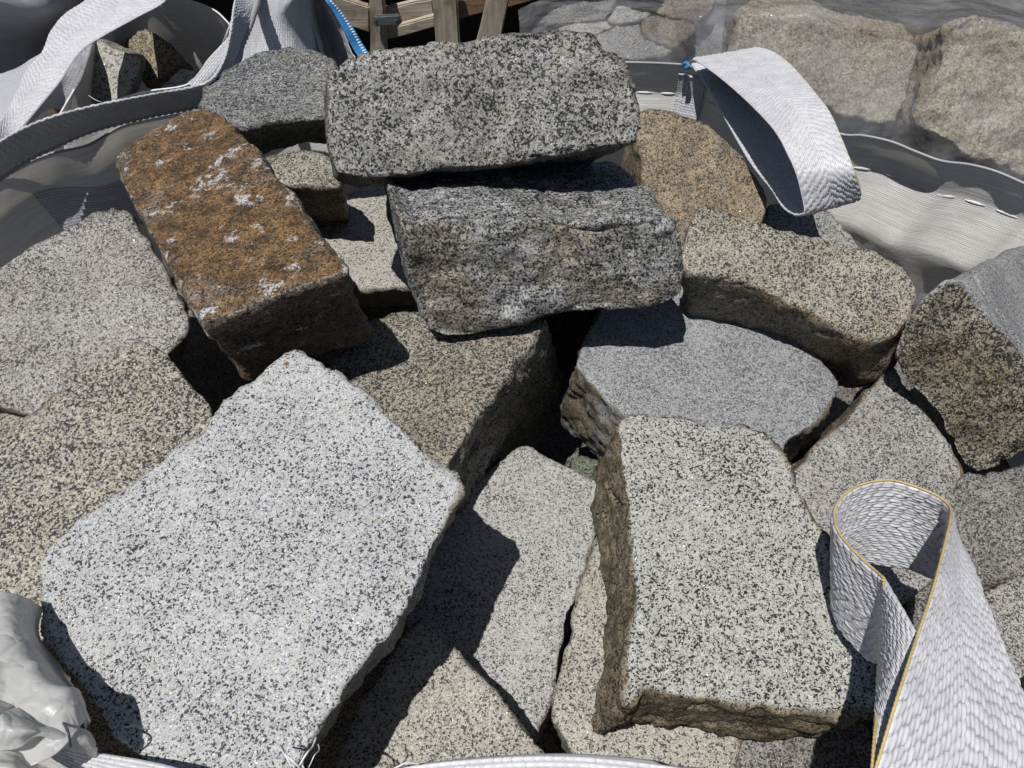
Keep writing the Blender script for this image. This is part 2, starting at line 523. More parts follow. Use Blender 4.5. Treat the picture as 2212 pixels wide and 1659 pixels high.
# centre
stone("beige-brown stone below the dark streaked block, with a long dark right side", [(800, 690), (860, 676), (900, 672), (1050, 680), (1179, 690), (1157, 731), (1120, 772), (1090, 824), (1030, 891), (986, 965), (967, 1006), (940, 1060), (880, 1100), (760, 1000), (700, 880), (720, 780)],
      (960, 820, 0.875), (-0.16, -0.10, 1), 0.28, m_mid, back=((1030, 891), (1122, 1000)), taper=0.0, vox=0.0042, rnd=8, seed=7, side=(0.006, 0.005), layers=0.0015)
stone("dark block with streaked grey top and brown broken front, directly under the highest block", [(850, 430), (872, 462), (900, 470), (1000, 462), (1100, 462), (1200, 475), (1290, 486), (1400, 476), (1472, 480), (1484, 550), (1478, 610), (1469, 640), (1439, 664), (1375, 672), (1290, 679), (1190, 685), (1130, 705), (1052, 731), (985, 736), (941, 727), (907, 690), (890, 640), (878, 590), (865, 510)],
      (1150, 590, 0.985), (0.02, -0.95, 0.33), 0.20, m_schist, back=((1470, 490), (1335, 352)), taper=0.02, vox=0.0042, rnd=46, seed=8, face=(0.008, 0.004), side=(0.005, 0.003), cracks=0.007, chip=0.003, jag=0.001)
stone("grey-white rectangular block perched on top of the heap, highest stone", [(700, 160), (712, 148), (733, 130), (780, 114), (837, 102), (900, 95), (956, 87), (1012, 90), (1067, 75), (1142, 70), (1198, 60), (1250, 59), (1287, 68), (1302, 92), (1309, 116), (1330, 116), (1347, 126), (1361, 149), (1375, 195), (1387, 231), (1393, 262), (1388, 305), (1380, 316), (1334, 314),
      (1216, 333), (1120, 345), (1030, 359), (940, 370), (852, 378), (781, 381), (729, 370), (718, 330), (706, 250)],
      (1050, 240, 1.13), (-0.04, -0.80, 0.60), 0.16, m_top, back=((729, 370), (714, 405)), taper=0.04, vox=0.0042, rnd=9, seed=9, face=(0.005, 0.0036), cracks=0.007, chip=0.006, side=(0.004, 0.002))
stone("rust-orange granite block leaning across the left of the heap", [(243, 338), (270, 318), (333, 274), (410, 240), (444, 230), (480, 241), (514, 268), (562, 325), (618, 395), (672, 468), (726, 540), (752, 582), (720, 600), (650, 620), (560, 655), (500, 680), (428, 700), (400, 650), (365, 586), (316, 499), (266, 405)],
      (460, 450, 1.03), (-0.20, -0.02, 1), 0.17, m_rust, back=((428, 700), (540, 828)), taper=0.0, vox=0.0042, rnd=28, seed=10, face=(0.003, 0.0025), side=(0.006, 0.004), cracks=0.005, jag=0.0005)
# left
stone("rounded light granite boulder at the left edge, left of the rust-orange block", [(-140, 640), (0, 569), (56, 535), (146, 486), (194, 458), (243, 448), (278, 458), (302, 493), (347, 562), (399, 655), (411, 678), (403, 712), (380, 739), (340, 800), (200, 940), (68, 900), (0, 878), (-140, 850)],
      (200, 650, 0.87), (-0.05, -0.25, 1), 0.22, m_round, vox=0.0045, rnd=26, seed=11, face=(0.006, 0.002), back=((350, 750), (370, 800)))
stone("yellow-tinged speckled block at the left edge, partly under the large pale slab", [(281, 725), (323, 735), (350, 754), (384, 780), (426, 841), (462, 880), (470, 960), (330, 1180), (160, 1370), (50, 1400), (-140, 1330), (-140, 1010), (0, 955), (38, 917), (76, 891), (152, 826), (213, 777)],
      (230, 1000, 0.885), (0.0, -0.12, 1), 0.22, m_coarse, vox=0.0042, rnd=8, seed=12, back=((426, 841), (440, 880)))
stone("brownish stone corner peeping out at the left edge below the rounded boulder", [(-120, 860), (0, 850), (60, 900), (60, 960), (-20, 1010), (-140, 1000)], (0, 920, 0.80), (0, -0.2, 1), 0.2, m_tan, vox=0.005, rnd=10, seed=13)
# right
stone("smooth fine-grained grey sawn slab under the dark streaked block", [(1238, 790), (1262, 730), (1290, 682), (1380, 560), (1500, 560), (1640, 640), (1740, 730), (1797, 800), (1816, 822), (1813, 840), (1798, 866), (1753, 914), (1709, 951), (1690, 990), (1600, 1060), (1450, 1010), (1350, 897), (1309, 861), (1253, 805)],
      (1530, 800, 0.83), (0.03, -0.10, 1), 0.14, m_fine, back=((1253, 805), (1225, 935)), taper=0.0, vox=0.0038, rnd=6, seed=14, face=(0.0015, 0.0004), side=(0.007, 0.006), layers=0.002, edge=0.0015)
stone("tan granite block with a brown lower side, right of the dark streaked block", [(1480, 490), (1492, 455), (1524, 437), (1584, 456), (1645, 468), (1687, 491), (1775, 510), (1862, 540), (1910, 553), (1962, 583), (1985, 613), (1989, 645), (1970, 690), (1935, 725), (1880, 735), (1800, 700), (1724, 661), (1650, 632), (1575, 605), (1486, 590), (1466, 566)],
      (1730, 590, 0.945), (0.02, -0.42, 0.91), 0.15, m_tan, back=((1724, 661), (1706, 782)), taper=0.0, vox=0.0042, rnd=13, seed=15, face=(0.005, 0.002), side=(0.006, 0.004))
stone("light grey granite stone with a rust-stained left edge, behind the right strap loop", [(1915, 800), (1925, 785), (1966, 851), (2014, 914), (2059, 970), (2080, 1020), (2082, 1050), (2070, 1100), (2050, 1200), (1985, 1290), (1900, 1350), (1800, 1420), (1740, 1300), (1720, 1100), (1712, 1022), (1765, 965), (1828, 905), (1870, 851), (1895, 825)],
      (1880, 1040, 0.80), (0.03, -0.10, 1), 0.2, m_m, back=((1828, 905), (1800, 900)), vox=0.0042, rnd=8, seed=16)
stone("big dark olive block at the right edge with a pale sawn top", [(2040, 603), (1984, 650), (1947, 717), (1925, 776), (1954, 821), (2021, 895), (2059, 959), (2081, 1007), (2114, 1022), (2152, 1011), (2230, 965), (2380, 900), (2390, 880), (2300, 840), (2212, 780), (2155, 717), (2114, 654), (2078, 605)],
      (2060, 830, 0.86), (-0.12, -0.82, 0.56), 0.42, m_dark, back=((2078, 605), (2330, 488)), taper=0.0, vox=0.0042, rnd=9, seed=17, face=(0.008, 0.004), side=(0.002, 0.001), cracks=0.006, mat2=m_fine2)
stone("rough grey stone at the right edge, below the dark olive block", [(2040, 1060), (2085, 1020), (2120, 1030), (2160, 1020), (2300, 960), (2420, 1080), (2300, 1230), (2140, 1270), (2080, 1330), (1990, 1400), (1930, 1330), (1990, 1200)],
      (2130, 1150, 0.79), (-0.1, -0.12, 1), 0.2, m_grey, vox=0.0045, rnd=14, seed=18, face=(0.012, 0.004))
stone("light speckled stone at the right edge, below the rough grey stone", [(2090, 1290), (2212, 1235), (2330, 1250), (2420, 1450), (2250, 1560), (2120, 1560), (2030, 1420)], (2190, 1380, 0.80), (0, -0.1, 1), 0.2, m_m, vox=0.0045, rnd=10, seed=19)
stone("orange-tan rounded boulder behind the tan block, below the far strap loop", [(1372, 240), (1400, 227), (1463, 241), (1524, 264), (1569, 295), (1619, 340), (1650, 390), (1668, 430), (1660, 470), (1600, 560), (1470, 560), (1395, 450), (1375, 330)],
      (1520, 390, 0.935), (0.05, -0.45, 0.9), 0.22, m_orange, vox=0.0048, rnd=26, seed=20, face=(0.006, 0.003))
stone("pale speckled stone corner beside the bag wall, behind the tan block", [(1640, 480), (1668, 438), (1720, 440), (1785, 452), (1813, 480), (1850, 515), (1875, 545), (1840, 620), (1680, 580)], (1760, 500, 0.86), (0.05, -0.2, 1), 0.2, m_m, vox=0.005, rnd=8, seed=21)
stone("blue-grey rounded stone at the back, left of the highest block", [(512, 132), (562, 105), (625, 97), (677, 107), (722, 126), (770, 190), (755, 250), (691, 256), (640, 262), (587, 268), (531, 290), (470, 262), (420, 230), (440, 180), (480, 150)],
      (600, 190, 0.97), (0, -0.12, 1), 0.12, m_gneiss, back=((587, 264), (590, 325)), vox=0.0048, rnd=14, seed=22, face=(0.008, 0.003))
stone("tan stone half in shadow below the blue-grey stone", [(552, 345), (590, 330), (625, 323), (667, 320), (700, 328), (725, 350), (742, 385), (735, 405), (690, 402), (615, 400), (570, 385)],
      (650, 360, 0.905), (0.0, -0.15, 1), 0.2, m_tan, back=((690, 402), (722, 520)), taper=0.0, vox=0.0048, rnd=14, seed=23)
stone("pale granite stone in the gap between the rust-orange block and the dark streaked block", [(775, 400), (900, 400), (960, 500), (950, 625), (870, 622), (788, 627), (690, 590), (660, 500), (720, 430)],
      (810, 560, 0.76), (0, -0.12, 1), 0.18, m_white3, back=((788, 627), (800, 672)), vox=0.0048, rnd=7, seed=24)
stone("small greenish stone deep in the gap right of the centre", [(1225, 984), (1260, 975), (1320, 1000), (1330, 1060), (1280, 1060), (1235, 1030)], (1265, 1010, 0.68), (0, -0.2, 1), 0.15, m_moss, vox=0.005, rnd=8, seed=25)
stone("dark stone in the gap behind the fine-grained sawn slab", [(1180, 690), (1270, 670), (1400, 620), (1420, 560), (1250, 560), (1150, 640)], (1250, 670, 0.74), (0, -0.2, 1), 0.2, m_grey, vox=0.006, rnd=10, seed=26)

# buried stones that close the gaps between the visible ones
k = 0
for gy in range(4):
    for gx in range(4):
        cx, cy = -0.57 + gx * 0.38 + (gy % 2) * 0.06, 0.32 + gy * 0.28
        rr = random.Random(gx * 7 + gy)
        pts = [(cx + dx * (.2 + rr.random() * .03), cy + dy * (.15 + rr.random() * .03), .53 + rr.uniform(-.03, .02)) for dx, dy in ((-1, -1), (0, -1.1), (1, -1), (1.1, 0), (1, 1), (0, 1.1), (-1, 1), (-1.1, 0))]
        stone("shadowed stone buried deep in the gaps below the visible stones of the heap", None, None, (0, 0, 1), .28, m_grey, pts=pts, vox=.009, rnd=5, seed=80 + k, group='buried stones in the gaps')
        k += 1

# ------------------------------------------------------------------ cloth and straps
def fabric(name, col, warp=0.0022, transl=0.22, bump=0.6, rough=0.38, dirt=0.08, sheen=0.5):
    g = NT(name)
    uv = g.n('ShaderNodeUVMap')
    br = g.n('ShaderNodeTexBrick')
    g.l(uv.outputs[0], br.inputs['Vector'])
    br.inputs['Scale'].default_value = 1.0
    br.inputs['Brick Width'].default_value = warp * 2.2
    br.inputs['Row Height'].default_value = warp
    br.inputs['Mortar Size'].default_value = warp * 0.16
    br.inputs['Mortar Smooth'].default_value = 1.0
    br.inputs['Color1'].default_value = (1, 1, 1, 1)
    br.inputs['Color2'].default_value = (0.75, 0.75, 0.75, 1)
    br.inputs['Mortar'].default_value = (0, 0, 0, 1)
    tc = g.n('ShaderNodeTexCoord')
    mp = g.n('ShaderNodeMapping')
    mp.inputs['Scale'].default_value = (9, 420, 1)
    g.l(uv.outputs[0], mp.inputs[0])
    thr = g.noise(mp.outputs[0], 1.0, 3.0, 0.6)
    big = g.noise(tc.outputs['Object'], 7.0, 5.0, 0.6)
    c = g.mix(g.maprange(thr.outputs['Fac'], 0.3, 0.7), tuple(x * 0.84 for x in col), tuple(min(1, x * 1.1) for x in col))
    c = g.mix(g.maprange(big.outputs['Fac'], 0.5, 0.75, 0, dirt * 3), c, (col[0] * 0.62, col[1] * 0.58, col[2] * 0.50))
    bs = g.n('ShaderNodeBsdfPrincipled')
    g.l(c, bs.inputs['Base Color'])
    bs.inputs['Roughness'].default_value = rough
    bs.inputs['Specular IOR Level'].default_value = sheen
    h = g.math('MULTIPLY_ADD', thr.outputs['Fac'], 0.7, br.outputs['Color'])
    wr = g.noise(tc.outputs['Object'], 24.0, 5.0, 0.6, 0.5)
    h = g.math('MULTIPLY_ADD', wr.outputs['Fac'], 3.0, h)
    bp = g.n('ShaderNodeBump')
    bp.inputs['Strength'].default_value = bump
    bp.inputs['Distance'].default_value = 0.0018
    g.l(h, bp.inputs['Height'])
    g.l(bp.outputs[0], bs.inputs['Normal'])
    tr = g.n('ShaderNodeBsdfTranslucent')
    g.l(g.mix(1.0, c, (1.0, 0.95, 0.86), 'MULTIPLY'), tr.inputs['Color'])
    ms = g.n('ShaderNodeMixShader')
    ms.inputs[0].default_value = transl
    g.l(bs.outputs[0], ms.inputs[1])
    g.l(tr.outputs[0], ms.inputs[2])
    out = g.n('ShaderNodeOutputMaterial')
    g.l(ms.outputs[0], out.inputs[0])
    return g.m


def plain(name, col, rough=0.5, var=0.15, scale=60.0, metal=0.0):
    g = NT(name)
    tc = g.n('ShaderNodeTexCoord')
    nz = g.noise(tc.outputs['Object'], scale, 4.0, 0.6)
    c = g.mix(g.maprange(nz.outputs['Fac'], 0.3, 0.7), tuple(x * (1 - var) for x in col), tuple(min(1, x * (1 + var)) for x in col))
    bs = g.n('ShaderNodeBsdfPrincipled')
    g.l(c, bs.inputs['Base Color'])
    bs.inputs['Roughness'].default_value = rough
    bs.inputs['Metallic'].default_value = metal
    out = g.n('ShaderNodeOutputMaterial')
    g.l(bs.outputs[0], out.inputs[0])
    return g.m


def strap_mat(name, col=(0.54, 0.54, 0.565)):
    g = NT(name)
    tc = g.n('ShaderNodeTexCoord')
    uv = g.n('ShaderNodeUVMap')
    nz = g.noise(tc.outputs['Object'], 30.0, 4.0, 0.6)
    c = g.mix(g.maprange(nz.outputs['Fac'], 0.35, 0.75), col, tuple(x * 0.84 for x in col))
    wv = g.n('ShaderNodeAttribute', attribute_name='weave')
    c = g.mix(g.maprange(wv.outputs['Fac'], 0.05, 0.5), tuple(x * 0.55 for x in col), c)  # groove shade between the yarns painted into the colour
    mp = g.n('ShaderNodeMapping')
    mp.inputs['Scale'].default_value = (90, 2600, 1)
    g.l(uv.outputs[0], mp.inputs[0])
    fib = g.noise(mp.outputs[0], 1.0, 2.0, 0.6)
    bs = g.n('ShaderNodeBsdfPrincipled')
    g.l(c, bs.inputs['Base Color'])
    bs.inputs['Roughness'].default_value = 0.42
    bs.inputs['Specular IOR Level'].default_value = 0.4
    bp = g.n('ShaderNodeBump')
    bp.inputs['Strength'].default_value = 0.35
    bp.inputs['Distance'].default_value = 0.0004
    g.l(fib.outputs['Fac'], bp.inputs['Height'])
    g.l(bp.outputs[0], bs.inputs['Normal'])
    tr = g.n('ShaderNodeBsdfTranslucent')
    tr.inputs['Color'].default_value = (*col, 1)
    ms = g.n('ShaderNodeMixShader')
    ms.inputs[0].default_value = 0.04
    g.l(bs.outputs[0], ms.inputs[1])
    g.l(tr.outputs[0], ms.inputs[2])
    out = g.n('ShaderNodeOutputMaterial')
    g.l(ms.outputs[0], out.inputs[0])
    return g.m


m_fab = fabric("woven_fabric_white", (0.70, 0.69, 0.67), warp=0.0028, bump=0.55)
m_fab2 = fabric("woven_fabric_bright", (0.56, 0.57, 0.61), warp=0.005, bump=1.0, transl=0.1)
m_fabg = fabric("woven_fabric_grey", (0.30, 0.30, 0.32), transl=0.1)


def liner(name):
    g = NT(name)
    tc = g.n('ShaderNodeTexCoord')
    n1 = g.noise(tc.outputs['Object'], 17.0, 2.0, 0.5, 0.4)
    n2 = g.noise(tc.outputs['Object'], 42.0, 2.0, 0.5, 0.3)
    r1 = g.math('ABSOLUTE', g.math('SUBTRACT', n1.outputs['Fac'], 0.5))
    r2 = g.math('ABSOLUTE', g.math('SUBTRACT', n2.outputs['Fac'], 0.5))
    bs = g.n('ShaderNodeBsdfPrincipled')
    bs.inputs['Base Color'].default_value = (0.66, 0.66, 0.65, 1)
    bs.inputs['Roughness'].default_value = 0.36
    bs.inputs['Specular IOR Level'].default_value = 0.6
    bp = g.n('ShaderNodeBump')
    bp.inputs['Strength'].default_value = 0.9
    bp.inputs['Distance'].default_value = 0.022
    g.l(g.math('MULTIPLY_ADD', r2, 0.35, r1), bp.inputs['Height'])
    g.l(bp.outputs[0], bs.inputs['Normal'])
    tr = g.n('ShaderNodeBsdfTranslucent')
    tr.inputs['Color'].default_value = (0.7, 0.69, 0.66, 1)
    g.l(bp.outputs[0], tr.inputs['Normal'])
    ms = g.n('ShaderNodeMixShader')
    ms.inputs[0].default_value = 0.42
    g.l(bs.outputs[0], ms.inputs[1])
    g.l(tr.outputs[0], ms.inputs[2])
    tp = g.n('ShaderNodeBsdfTransparent')
    m2 = g.n('ShaderNodeMixShader')
    m2.inputs[0].default_value = 0.22
    g.l(ms.outputs[0], m2.inputs[1])
    g.l(tp.outputs[0], m2.inputs[2])
    out = g.n('ShaderNodeOutputMaterial')
    g.l(m2.outputs[0], out.inputs[0])
    return g.m


m_film_w = liner("milky_liner_film")
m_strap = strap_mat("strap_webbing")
m_yellow = plain("yellow_thread", (0.42, 0.32, 0.14), 0.6)
m_white_thread = plain("white_thread", (0.6, 0.6, 0.6), 0.5)
m_blue = plain("blue_thread", (0.03, 0.16, 0.36), 0.5, 0.3, 300)


def cr(pts, n):
    """Catmull-Rom resample to n points, even in arc length"""
    P = np.array(pts, float)
    P = np.vstack([2 * P[0] - P[1], P, 2 * P[-1] - P[-2]])
    out = []
    m = 14
    for i in range(1, len(P) - 2):
        p0, p1, p2, p3 = P[i - 1], P[i], P[i + 1], P[i + 2]
        for k in range(m):
            t = k / m
            out.append(0.5 * (2 * p1 + (p2 - p0) * t + (2 * p0 - 5 * p1 + 4 * p2 - p3) * t * t + (3 * p1 - p0 - 3 * p2 + p3) * t ** 3))
    out.append(P[-2])
    out = np.array(out)
    return out, m


def even(path, n):
    s = np.r_[0, np.cumsum(np.linalg.norm(np.diff(path[:, :3], axis=0), axis=1))]
    t = np.linspace(0, s[-1], n)
    return np.stack([np.interp(t, s, path[:, k]) for k in range(path.shape[1])], axis=1), t


def tube(name, path, r, mat, parent=None, sides=8, wob=0.0, seed=0):
    path = np.array(path)
    n = len(path)
    tg = np.gradient(path, axis=0)
    tg /= np.linalg.norm(tg, axis=1)[:, None] + 1e-12
    up = np.array((0.13, 0.21, 1.0))
    a = np.cross(tg, up)
    a /= np.linalg.norm(a, axis=1)[:, None] + 1e-12
    b = np.cross(tg, a)
    co = []
    rr = r * (1 + wob * np.sin(np.arange(n) * 2.1 + seed)) if np.isscalar(r) else r
    rr = np.broadcast_to(rr, (n,))
    for i in range(n):
        for k in range(sides):
            th = 2 * math.pi * k / sides
            co.append(path[i] + rr[i] * (a[i] * math.cos(th) + b[i] * math.sin(th)))
    f = []
    for i in range(n - 1):
        for k in range(sides):
            k2 = (k + 1) % sides
            f.append((i * sides + k, i * sides + k2, (i + 1) * sides + k2, (i + 1) * sides + k))
    f.append(tuple(range(sides))[::-1])
    f.append(tuple((n - 1) * sides + k for k in range(sides)))
    return link(name, mesh_np(name, co, f), mat, parent)


def weave(u, v, W, pitch, length, amp, chevron=True, slope=0.24):
    rows = max(2, round(W / pitch))
    r = v / W * rows
    ri = np.floor(np.clip(r, 0, rows - 1e-6))
    fr = r - ri
    half = rows / 2
    hsh = lambda q: np.modf(np.abs(np.sin(q * 127.1 + 4.7) * 43758.5))[0]
    off = (np.abs(ri - half) * slope if chevron else ri * 0.5) + 0.30 * hsh(ri)
    a = u / length + off + 0.10 * np.sin(u / length * 1.7 + ri * 5.1)
    ai = np.floor(a)
    fa = a - ai
    rnd = hsh(ri * 3.1 + ai * 7.7)
    slant = 0.28 * (fa - 0.5) * (np.sign(ri - half + 0.5) if chevron else 0)
    fr = np.clip(fr + slant, 0, 1)
    h = np.clip(1.15 * np.sin(math.pi * fr), 0, 1) ** 0.85 * np.clip(1.5 * np.sin(math.pi * fa), 0, 1) ** 0.7
    return amp * h * (0.65 + 0.6 * rnd)


def ribbon(name, secs, mat, parent, th=0.0022, pitch=0.0037, length=0.0115, amp=0.0017, du=0.0019, nv=92, chevron=True, edge=None, edge_r=0.0010, yellow=True):
    A = np.array([np.r_[a, b] for a, b in secs])
    path, m = cr(A, 0)
    mid = (path[:, :3] + path[:, 3:]) / 2
    s = np.r_[0, np.cumsum(np.linalg.norm(np.diff(mid, axis=0), axis=1))]
    nu = int(s[-1] / du) + 2
    t = np.linspace(0, s[-1], nu)
    path = np.stack([np.interp(t, s, path[:, k]) for k in range(6)], axis=1)
    # light smoothing of the interpolated path
    for _ in range(6):
        path[1:-1] = 0.25 * path[:-2] + 0.5 * path[1:-1] + 0.25 * path[2:]
    e1, e2 = path[:, :3], path[:, 3:]
    W = float(np.mean(np.linalg.norm(e2 - e1, axis=1)))
    tv = np.linspace(0, 1, nv)
    G = e1[:, None, :] * (1 - tv)[None, :, None] + e2[:, None, :] * tv[None, :, None]
    gu = np.gradient(G, axis=0)
    gv = np.gradient(G, axis=1)
    N = np.cross(gu, gv)
    N /= np.linalg.norm(N, axis=2)[:, :, None] + 1e-12
    U = np.broadcast_to(t[:, None], (nu, nv))
    V = np.broadcast_to(tv[None, :] * W, (nu, nv))
    h = weave(U, V, W, pitch, length, amp, chevron)
    edgew = np.clip(np.minimum(tv, 1 - tv) / 0.03, 0, 1)[None, :] ** 0.5
    top = G + N * ((th / 2 + h) * edgew)[:, :, None]
    h2 = weave(U + length * 0.5, V, W, pitch, length, amp, chevron)
    bot = G - N * ((th / 2 + h2) * edgew)[:, :, None]
    co = np.vstack([top.reshape(-1, 3), bot.reshape(-1, 3)])
    uv = np.stack([U.ravel(), V.ravel()], axis=1)
    uv = np.vstack([uv, uv])
    k = nu * nv
    idx = np.arange(k).reshape(nu, nv)
    q = np.stack([idx[:-1, :-1], idx[1:, :-1], idx[1:, 1:], idx[:-1, 1:]], axis=-1).reshape(-1, 4)
    faces = q.tolist() + (q[:, ::-1] + k).tolist()
    for i in range(nu - 1):
        a, b = int(idx[i, 0]), int(idx[i + 1, 0])
        faces.append((b, a, a + k, b + k))
        a, b = int(idx[i, -1]), int(idx[i + 1, -1])
        faces.append((a, b, b + k, a + k))
    for j in range(nv - 1):
        a, b = int(idx[0, j]), int(idx[0, j + 1])
        faces.append((a, b, b + k, a + k))
        a, b = int(idx[-1, j]), int(idx[-1, j + 1])
        faces.append((b, a, a + k, b + k))
    wm = mesh_np(name, co, faces, uv)
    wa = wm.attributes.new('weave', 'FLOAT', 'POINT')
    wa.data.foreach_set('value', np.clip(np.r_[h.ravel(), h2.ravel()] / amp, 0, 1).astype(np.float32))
    o = link(name, wm, mat, parent)
    st = max(1, int(0.004 / du))
    for which in (edge or []):
        p = (e1 if which == 1 else e2)[::st]
        tube("edge_thread", p, edge_r, m_yellow if yellow else m_white_thread, o, 7, 0.22)
    return o


def sheet(name, lines, mat, parent=None, nu=120, nv=80, th=0.0012, wr=0.0, wfreq=18, seed=0, crease=0.0):
    """surface lofted through several survey lines"""
    L = [even(cr(l, 0)[0], nu)[0] for l in lines]
    G = []
    for i in range(nu):
        G.append(even(cr([l[i] for l in L], 0)[0], nv)[0] if len(L) > 2 else np.linspace(L[0][i], L[1][i], nv))
    G = np.array(G)
    gu = np.gradient(G, axis=0)
    gv = np.gradient(G, axis=1)
    N = np.cross(gu, gv)
    N /= np.linalg.norm(N, axis=2)[:, :, None] + 1e-12
    fl = G.reshape(-1, 3)
    if wr > 0:
        d = wr * ridge(fl * np.array((1, 1, 0.6)), wfreq, 3, seed) + crease * sstep(.1, 0, np.abs(vnoise(fl * np.array((1.2, .6, 1)) * 16 + 5.5, seed + 9)))
        fl = fl + N.reshape(-1, 3) * d[:, None]
    U = np.cumsum(np.r_[0, np.linalg.norm(np.diff(G[:, nv // 2], axis=0), axis=1)])
    V = np.cumsum(np.r_[0, np.linalg.norm(np.diff(G[nu // 2], axis=0), axis=1)])
    uv = np.stack([np.repeat(U, nv), np.tile(V, nu)], axis=1)
    Nf = N.reshape(-1, 3)
    k = nu * nv
    co = np.vstack([fl + Nf * th / 2, fl - Nf * th / 2])
    idx = np.arange(k).reshape(nu, nv)
    q = np.stack([idx[:-1, :-1], idx[1:, :-1], idx[1:, 1:], idx[:-1, 1:]], axis=-1).reshape(-1, 4)
    faces = q.tolist() + (q[:, ::-1] + k).tolist()
    ring = list(idx[:, 0]) + list(idx[-1, 1:]) + list(idx[::-1, -1][1:]) + list(idx[0, ::-1][1:-1])
    for a, b in zip(ring, ring[1:] + ring[:1]):
        faces.append((int(b), int(a), int(a) + k, int(b) + k))
    return link(name, mesh_np(name, co, faces, np.vstack([uv, uv])), mat, parent)


def A_(*p):
    return [at(*q) for q in p]


# ------------------------------------------------------------------ the bulk bag the stones lie in
bag = empty("bulk_bag", (0, 0.75, 0))
tag(bag, "open white woven bulk bag with strap loops holding the heap of granite stones", "bulk bag")
bag.location = (0, 0, 0)

rim = [at(850, 1668, .935), at(1000, 1650, .94), at(1150, 1640, .94), at(1260, 1640, .94), at(1400, 1652, .935), at(1480, 1668, .93),
       np.array((.30, .16, .93)), np.array((.46, .22, .93)), np.array((.62, .34, .92)), np.array((.80, .56, .92)), np.array((.90, .76, .91)),
       at(2290, 432, .90), at(2212, 399, .90), at(2151, 373, .90), at(2094, 358, .90), at(2033, 350, .90), at(1980, 331, .90), at(1923, 308, .90), at(1862, 295, .90), at(1816, 292, .90),
       at(1740, 262, .895), at(1640, 205, .89), at(1550, 158, .885), at(1490, 146, .88), at(1465, 141, .88), at(1361, 137, .88), at(1240, 140, .87), at(1100, 150, .86), at(930, 160, .85), at(780, 175, .84),
       at(650, 190, .84), at(540, 215, .85), at(420, 240, .87), at(333, 257, .885), at(264, 274, .89), at(191, 316, .89), at(115, 333, .89), at(55, 356, .89), at(0, 384, .89), at(-90, 440, .90),
       np.array((-.84, .86, .91)), np.array((-.80, .62, .92)), np.array((-.70, .42, .93)), np.array((-.52, .26, .94)), np.array((-.36, .17, .94)), np.array((-.2, .145, .94))]
rp, _ = cr(rim + [rim[0]], 0)
rp, rt = even(rp, 620)
rp = rp[:-1]
cxy = np.array((0.02, 0.76))
NR_, ND = len(rp), 70
prof_t = [0.0, 0.035, 0.075, 0.13, 0.19, 0.26, 0.40, 0.60, 0.85, 1.0]
prof_o = [0.0, 0.012, 0.020, 0.002, -0.016, 0.004, 0.05, 0.06, 0.02, -0.06]
co, uv = [], []
out_dir = rp[:, :2] - cxy
out_dir /= np.linalg.norm(out_dir, axis=1)[:, None]
ts = np.linspace(0, 1, ND) ** 1.6
for j, t in enumerate(ts):
    o = np.interp(t, prof_t, prof_o)
    z = rp[:, 2] * (1 - t) + 0.015 * t
    p = np.zeros((NR_, 3))
    p[:, :2] = rp[:, :2] + out_dir * o
    p[:, 2] = z
    wv = fbm(p * np.array((1, 1, 0.55)), 7, 3, 501) * 0.010 + ridge(p * np.array((1, 1, 0.8)), 12, 2, 511) * 0.003
    p[:, :2] += out_dir * (wv * min(1, t / 0.05))[:, None]
    co.append(p)
    uv.append(np.stack([rt[:-1], np.full(NR_, t * 0.9)], axis=1))
co = np.vstack(co)
uv = np.vstack(uv)
faces = []
for j in range(ND - 1):
    for i in range(NR_):
        i2 = (i + 1) % NR_
        faces.append((j * NR_ + i, (j + 1) * NR_ + i, (j + 1) * NR_ + i2, j * NR_ + i2))
faces.append(tuple((ND - 1) * NR_ + i for i in range(NR_)))
link("fabric_wall", mesh_np("fabric_wall", co, faces, uv), m_fab, bag)
# folded hem along the rim: a flattened roll
hem = np.vstack([rp, rp[:1]])
hr = np.where(hem[:, 1] < 0.35, 0.0035, 0.0022)
tube("rim_hem", hem + np.array((0, 0, 0.002)), hr, m_strap, bag, 10)
hb = [(850, 1660), (930, 1648), (1000, 1641), (1100, 1634), (1180, 1632), (1260, 1634), (1340, 1641), (1400, 1648), (1480, 1660), (1560, 1680)]
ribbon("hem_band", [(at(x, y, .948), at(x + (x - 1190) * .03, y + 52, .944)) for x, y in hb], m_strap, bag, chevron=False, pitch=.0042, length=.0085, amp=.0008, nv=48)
# hem stitching on the right and back wall
dco, dfa = [], []
band = co[:NR_ * ND].reshape(ND, NR_, 3)
jj = int(np.argmin(np.abs(ts - 0.075)))
pth = band[jj]
step = 6
for i in range(0, NR_ - 4, step):
    if not (pth[i, 0] > 0.1 and pth[i, 1] > 0.7):
        continue
    a, b = pth[i], pth[i + 4]
    nrm = np.r_[-out_dir[i], 0.25]
    sidev = np.cross(b - a, nrm)
    sidev /= np.linalg.norm(sidev)
    base = len(dco)
    for f_, wdt, hgt in ((0, .2, .3), (.3, 1, 1), (.7, 1, 1), (1, .2, .3)):
        c = a + (b - a) * f_ + nrm * 0.0012
        dco += [c - sidev * .0022 * wdt, c + nrm * .0022 * hgt, c + sidev * .0022 * wdt]
    for k in range(3):
        for m_ in range(2):
            q0 = base + k * 3 + m_
            dfa.append((q0, q0 + 1, q0 + 4, q0 + 3))
link("hem_stitching", mesh_np("hem_stitching", dco, dfa), m_white_thread, bag)

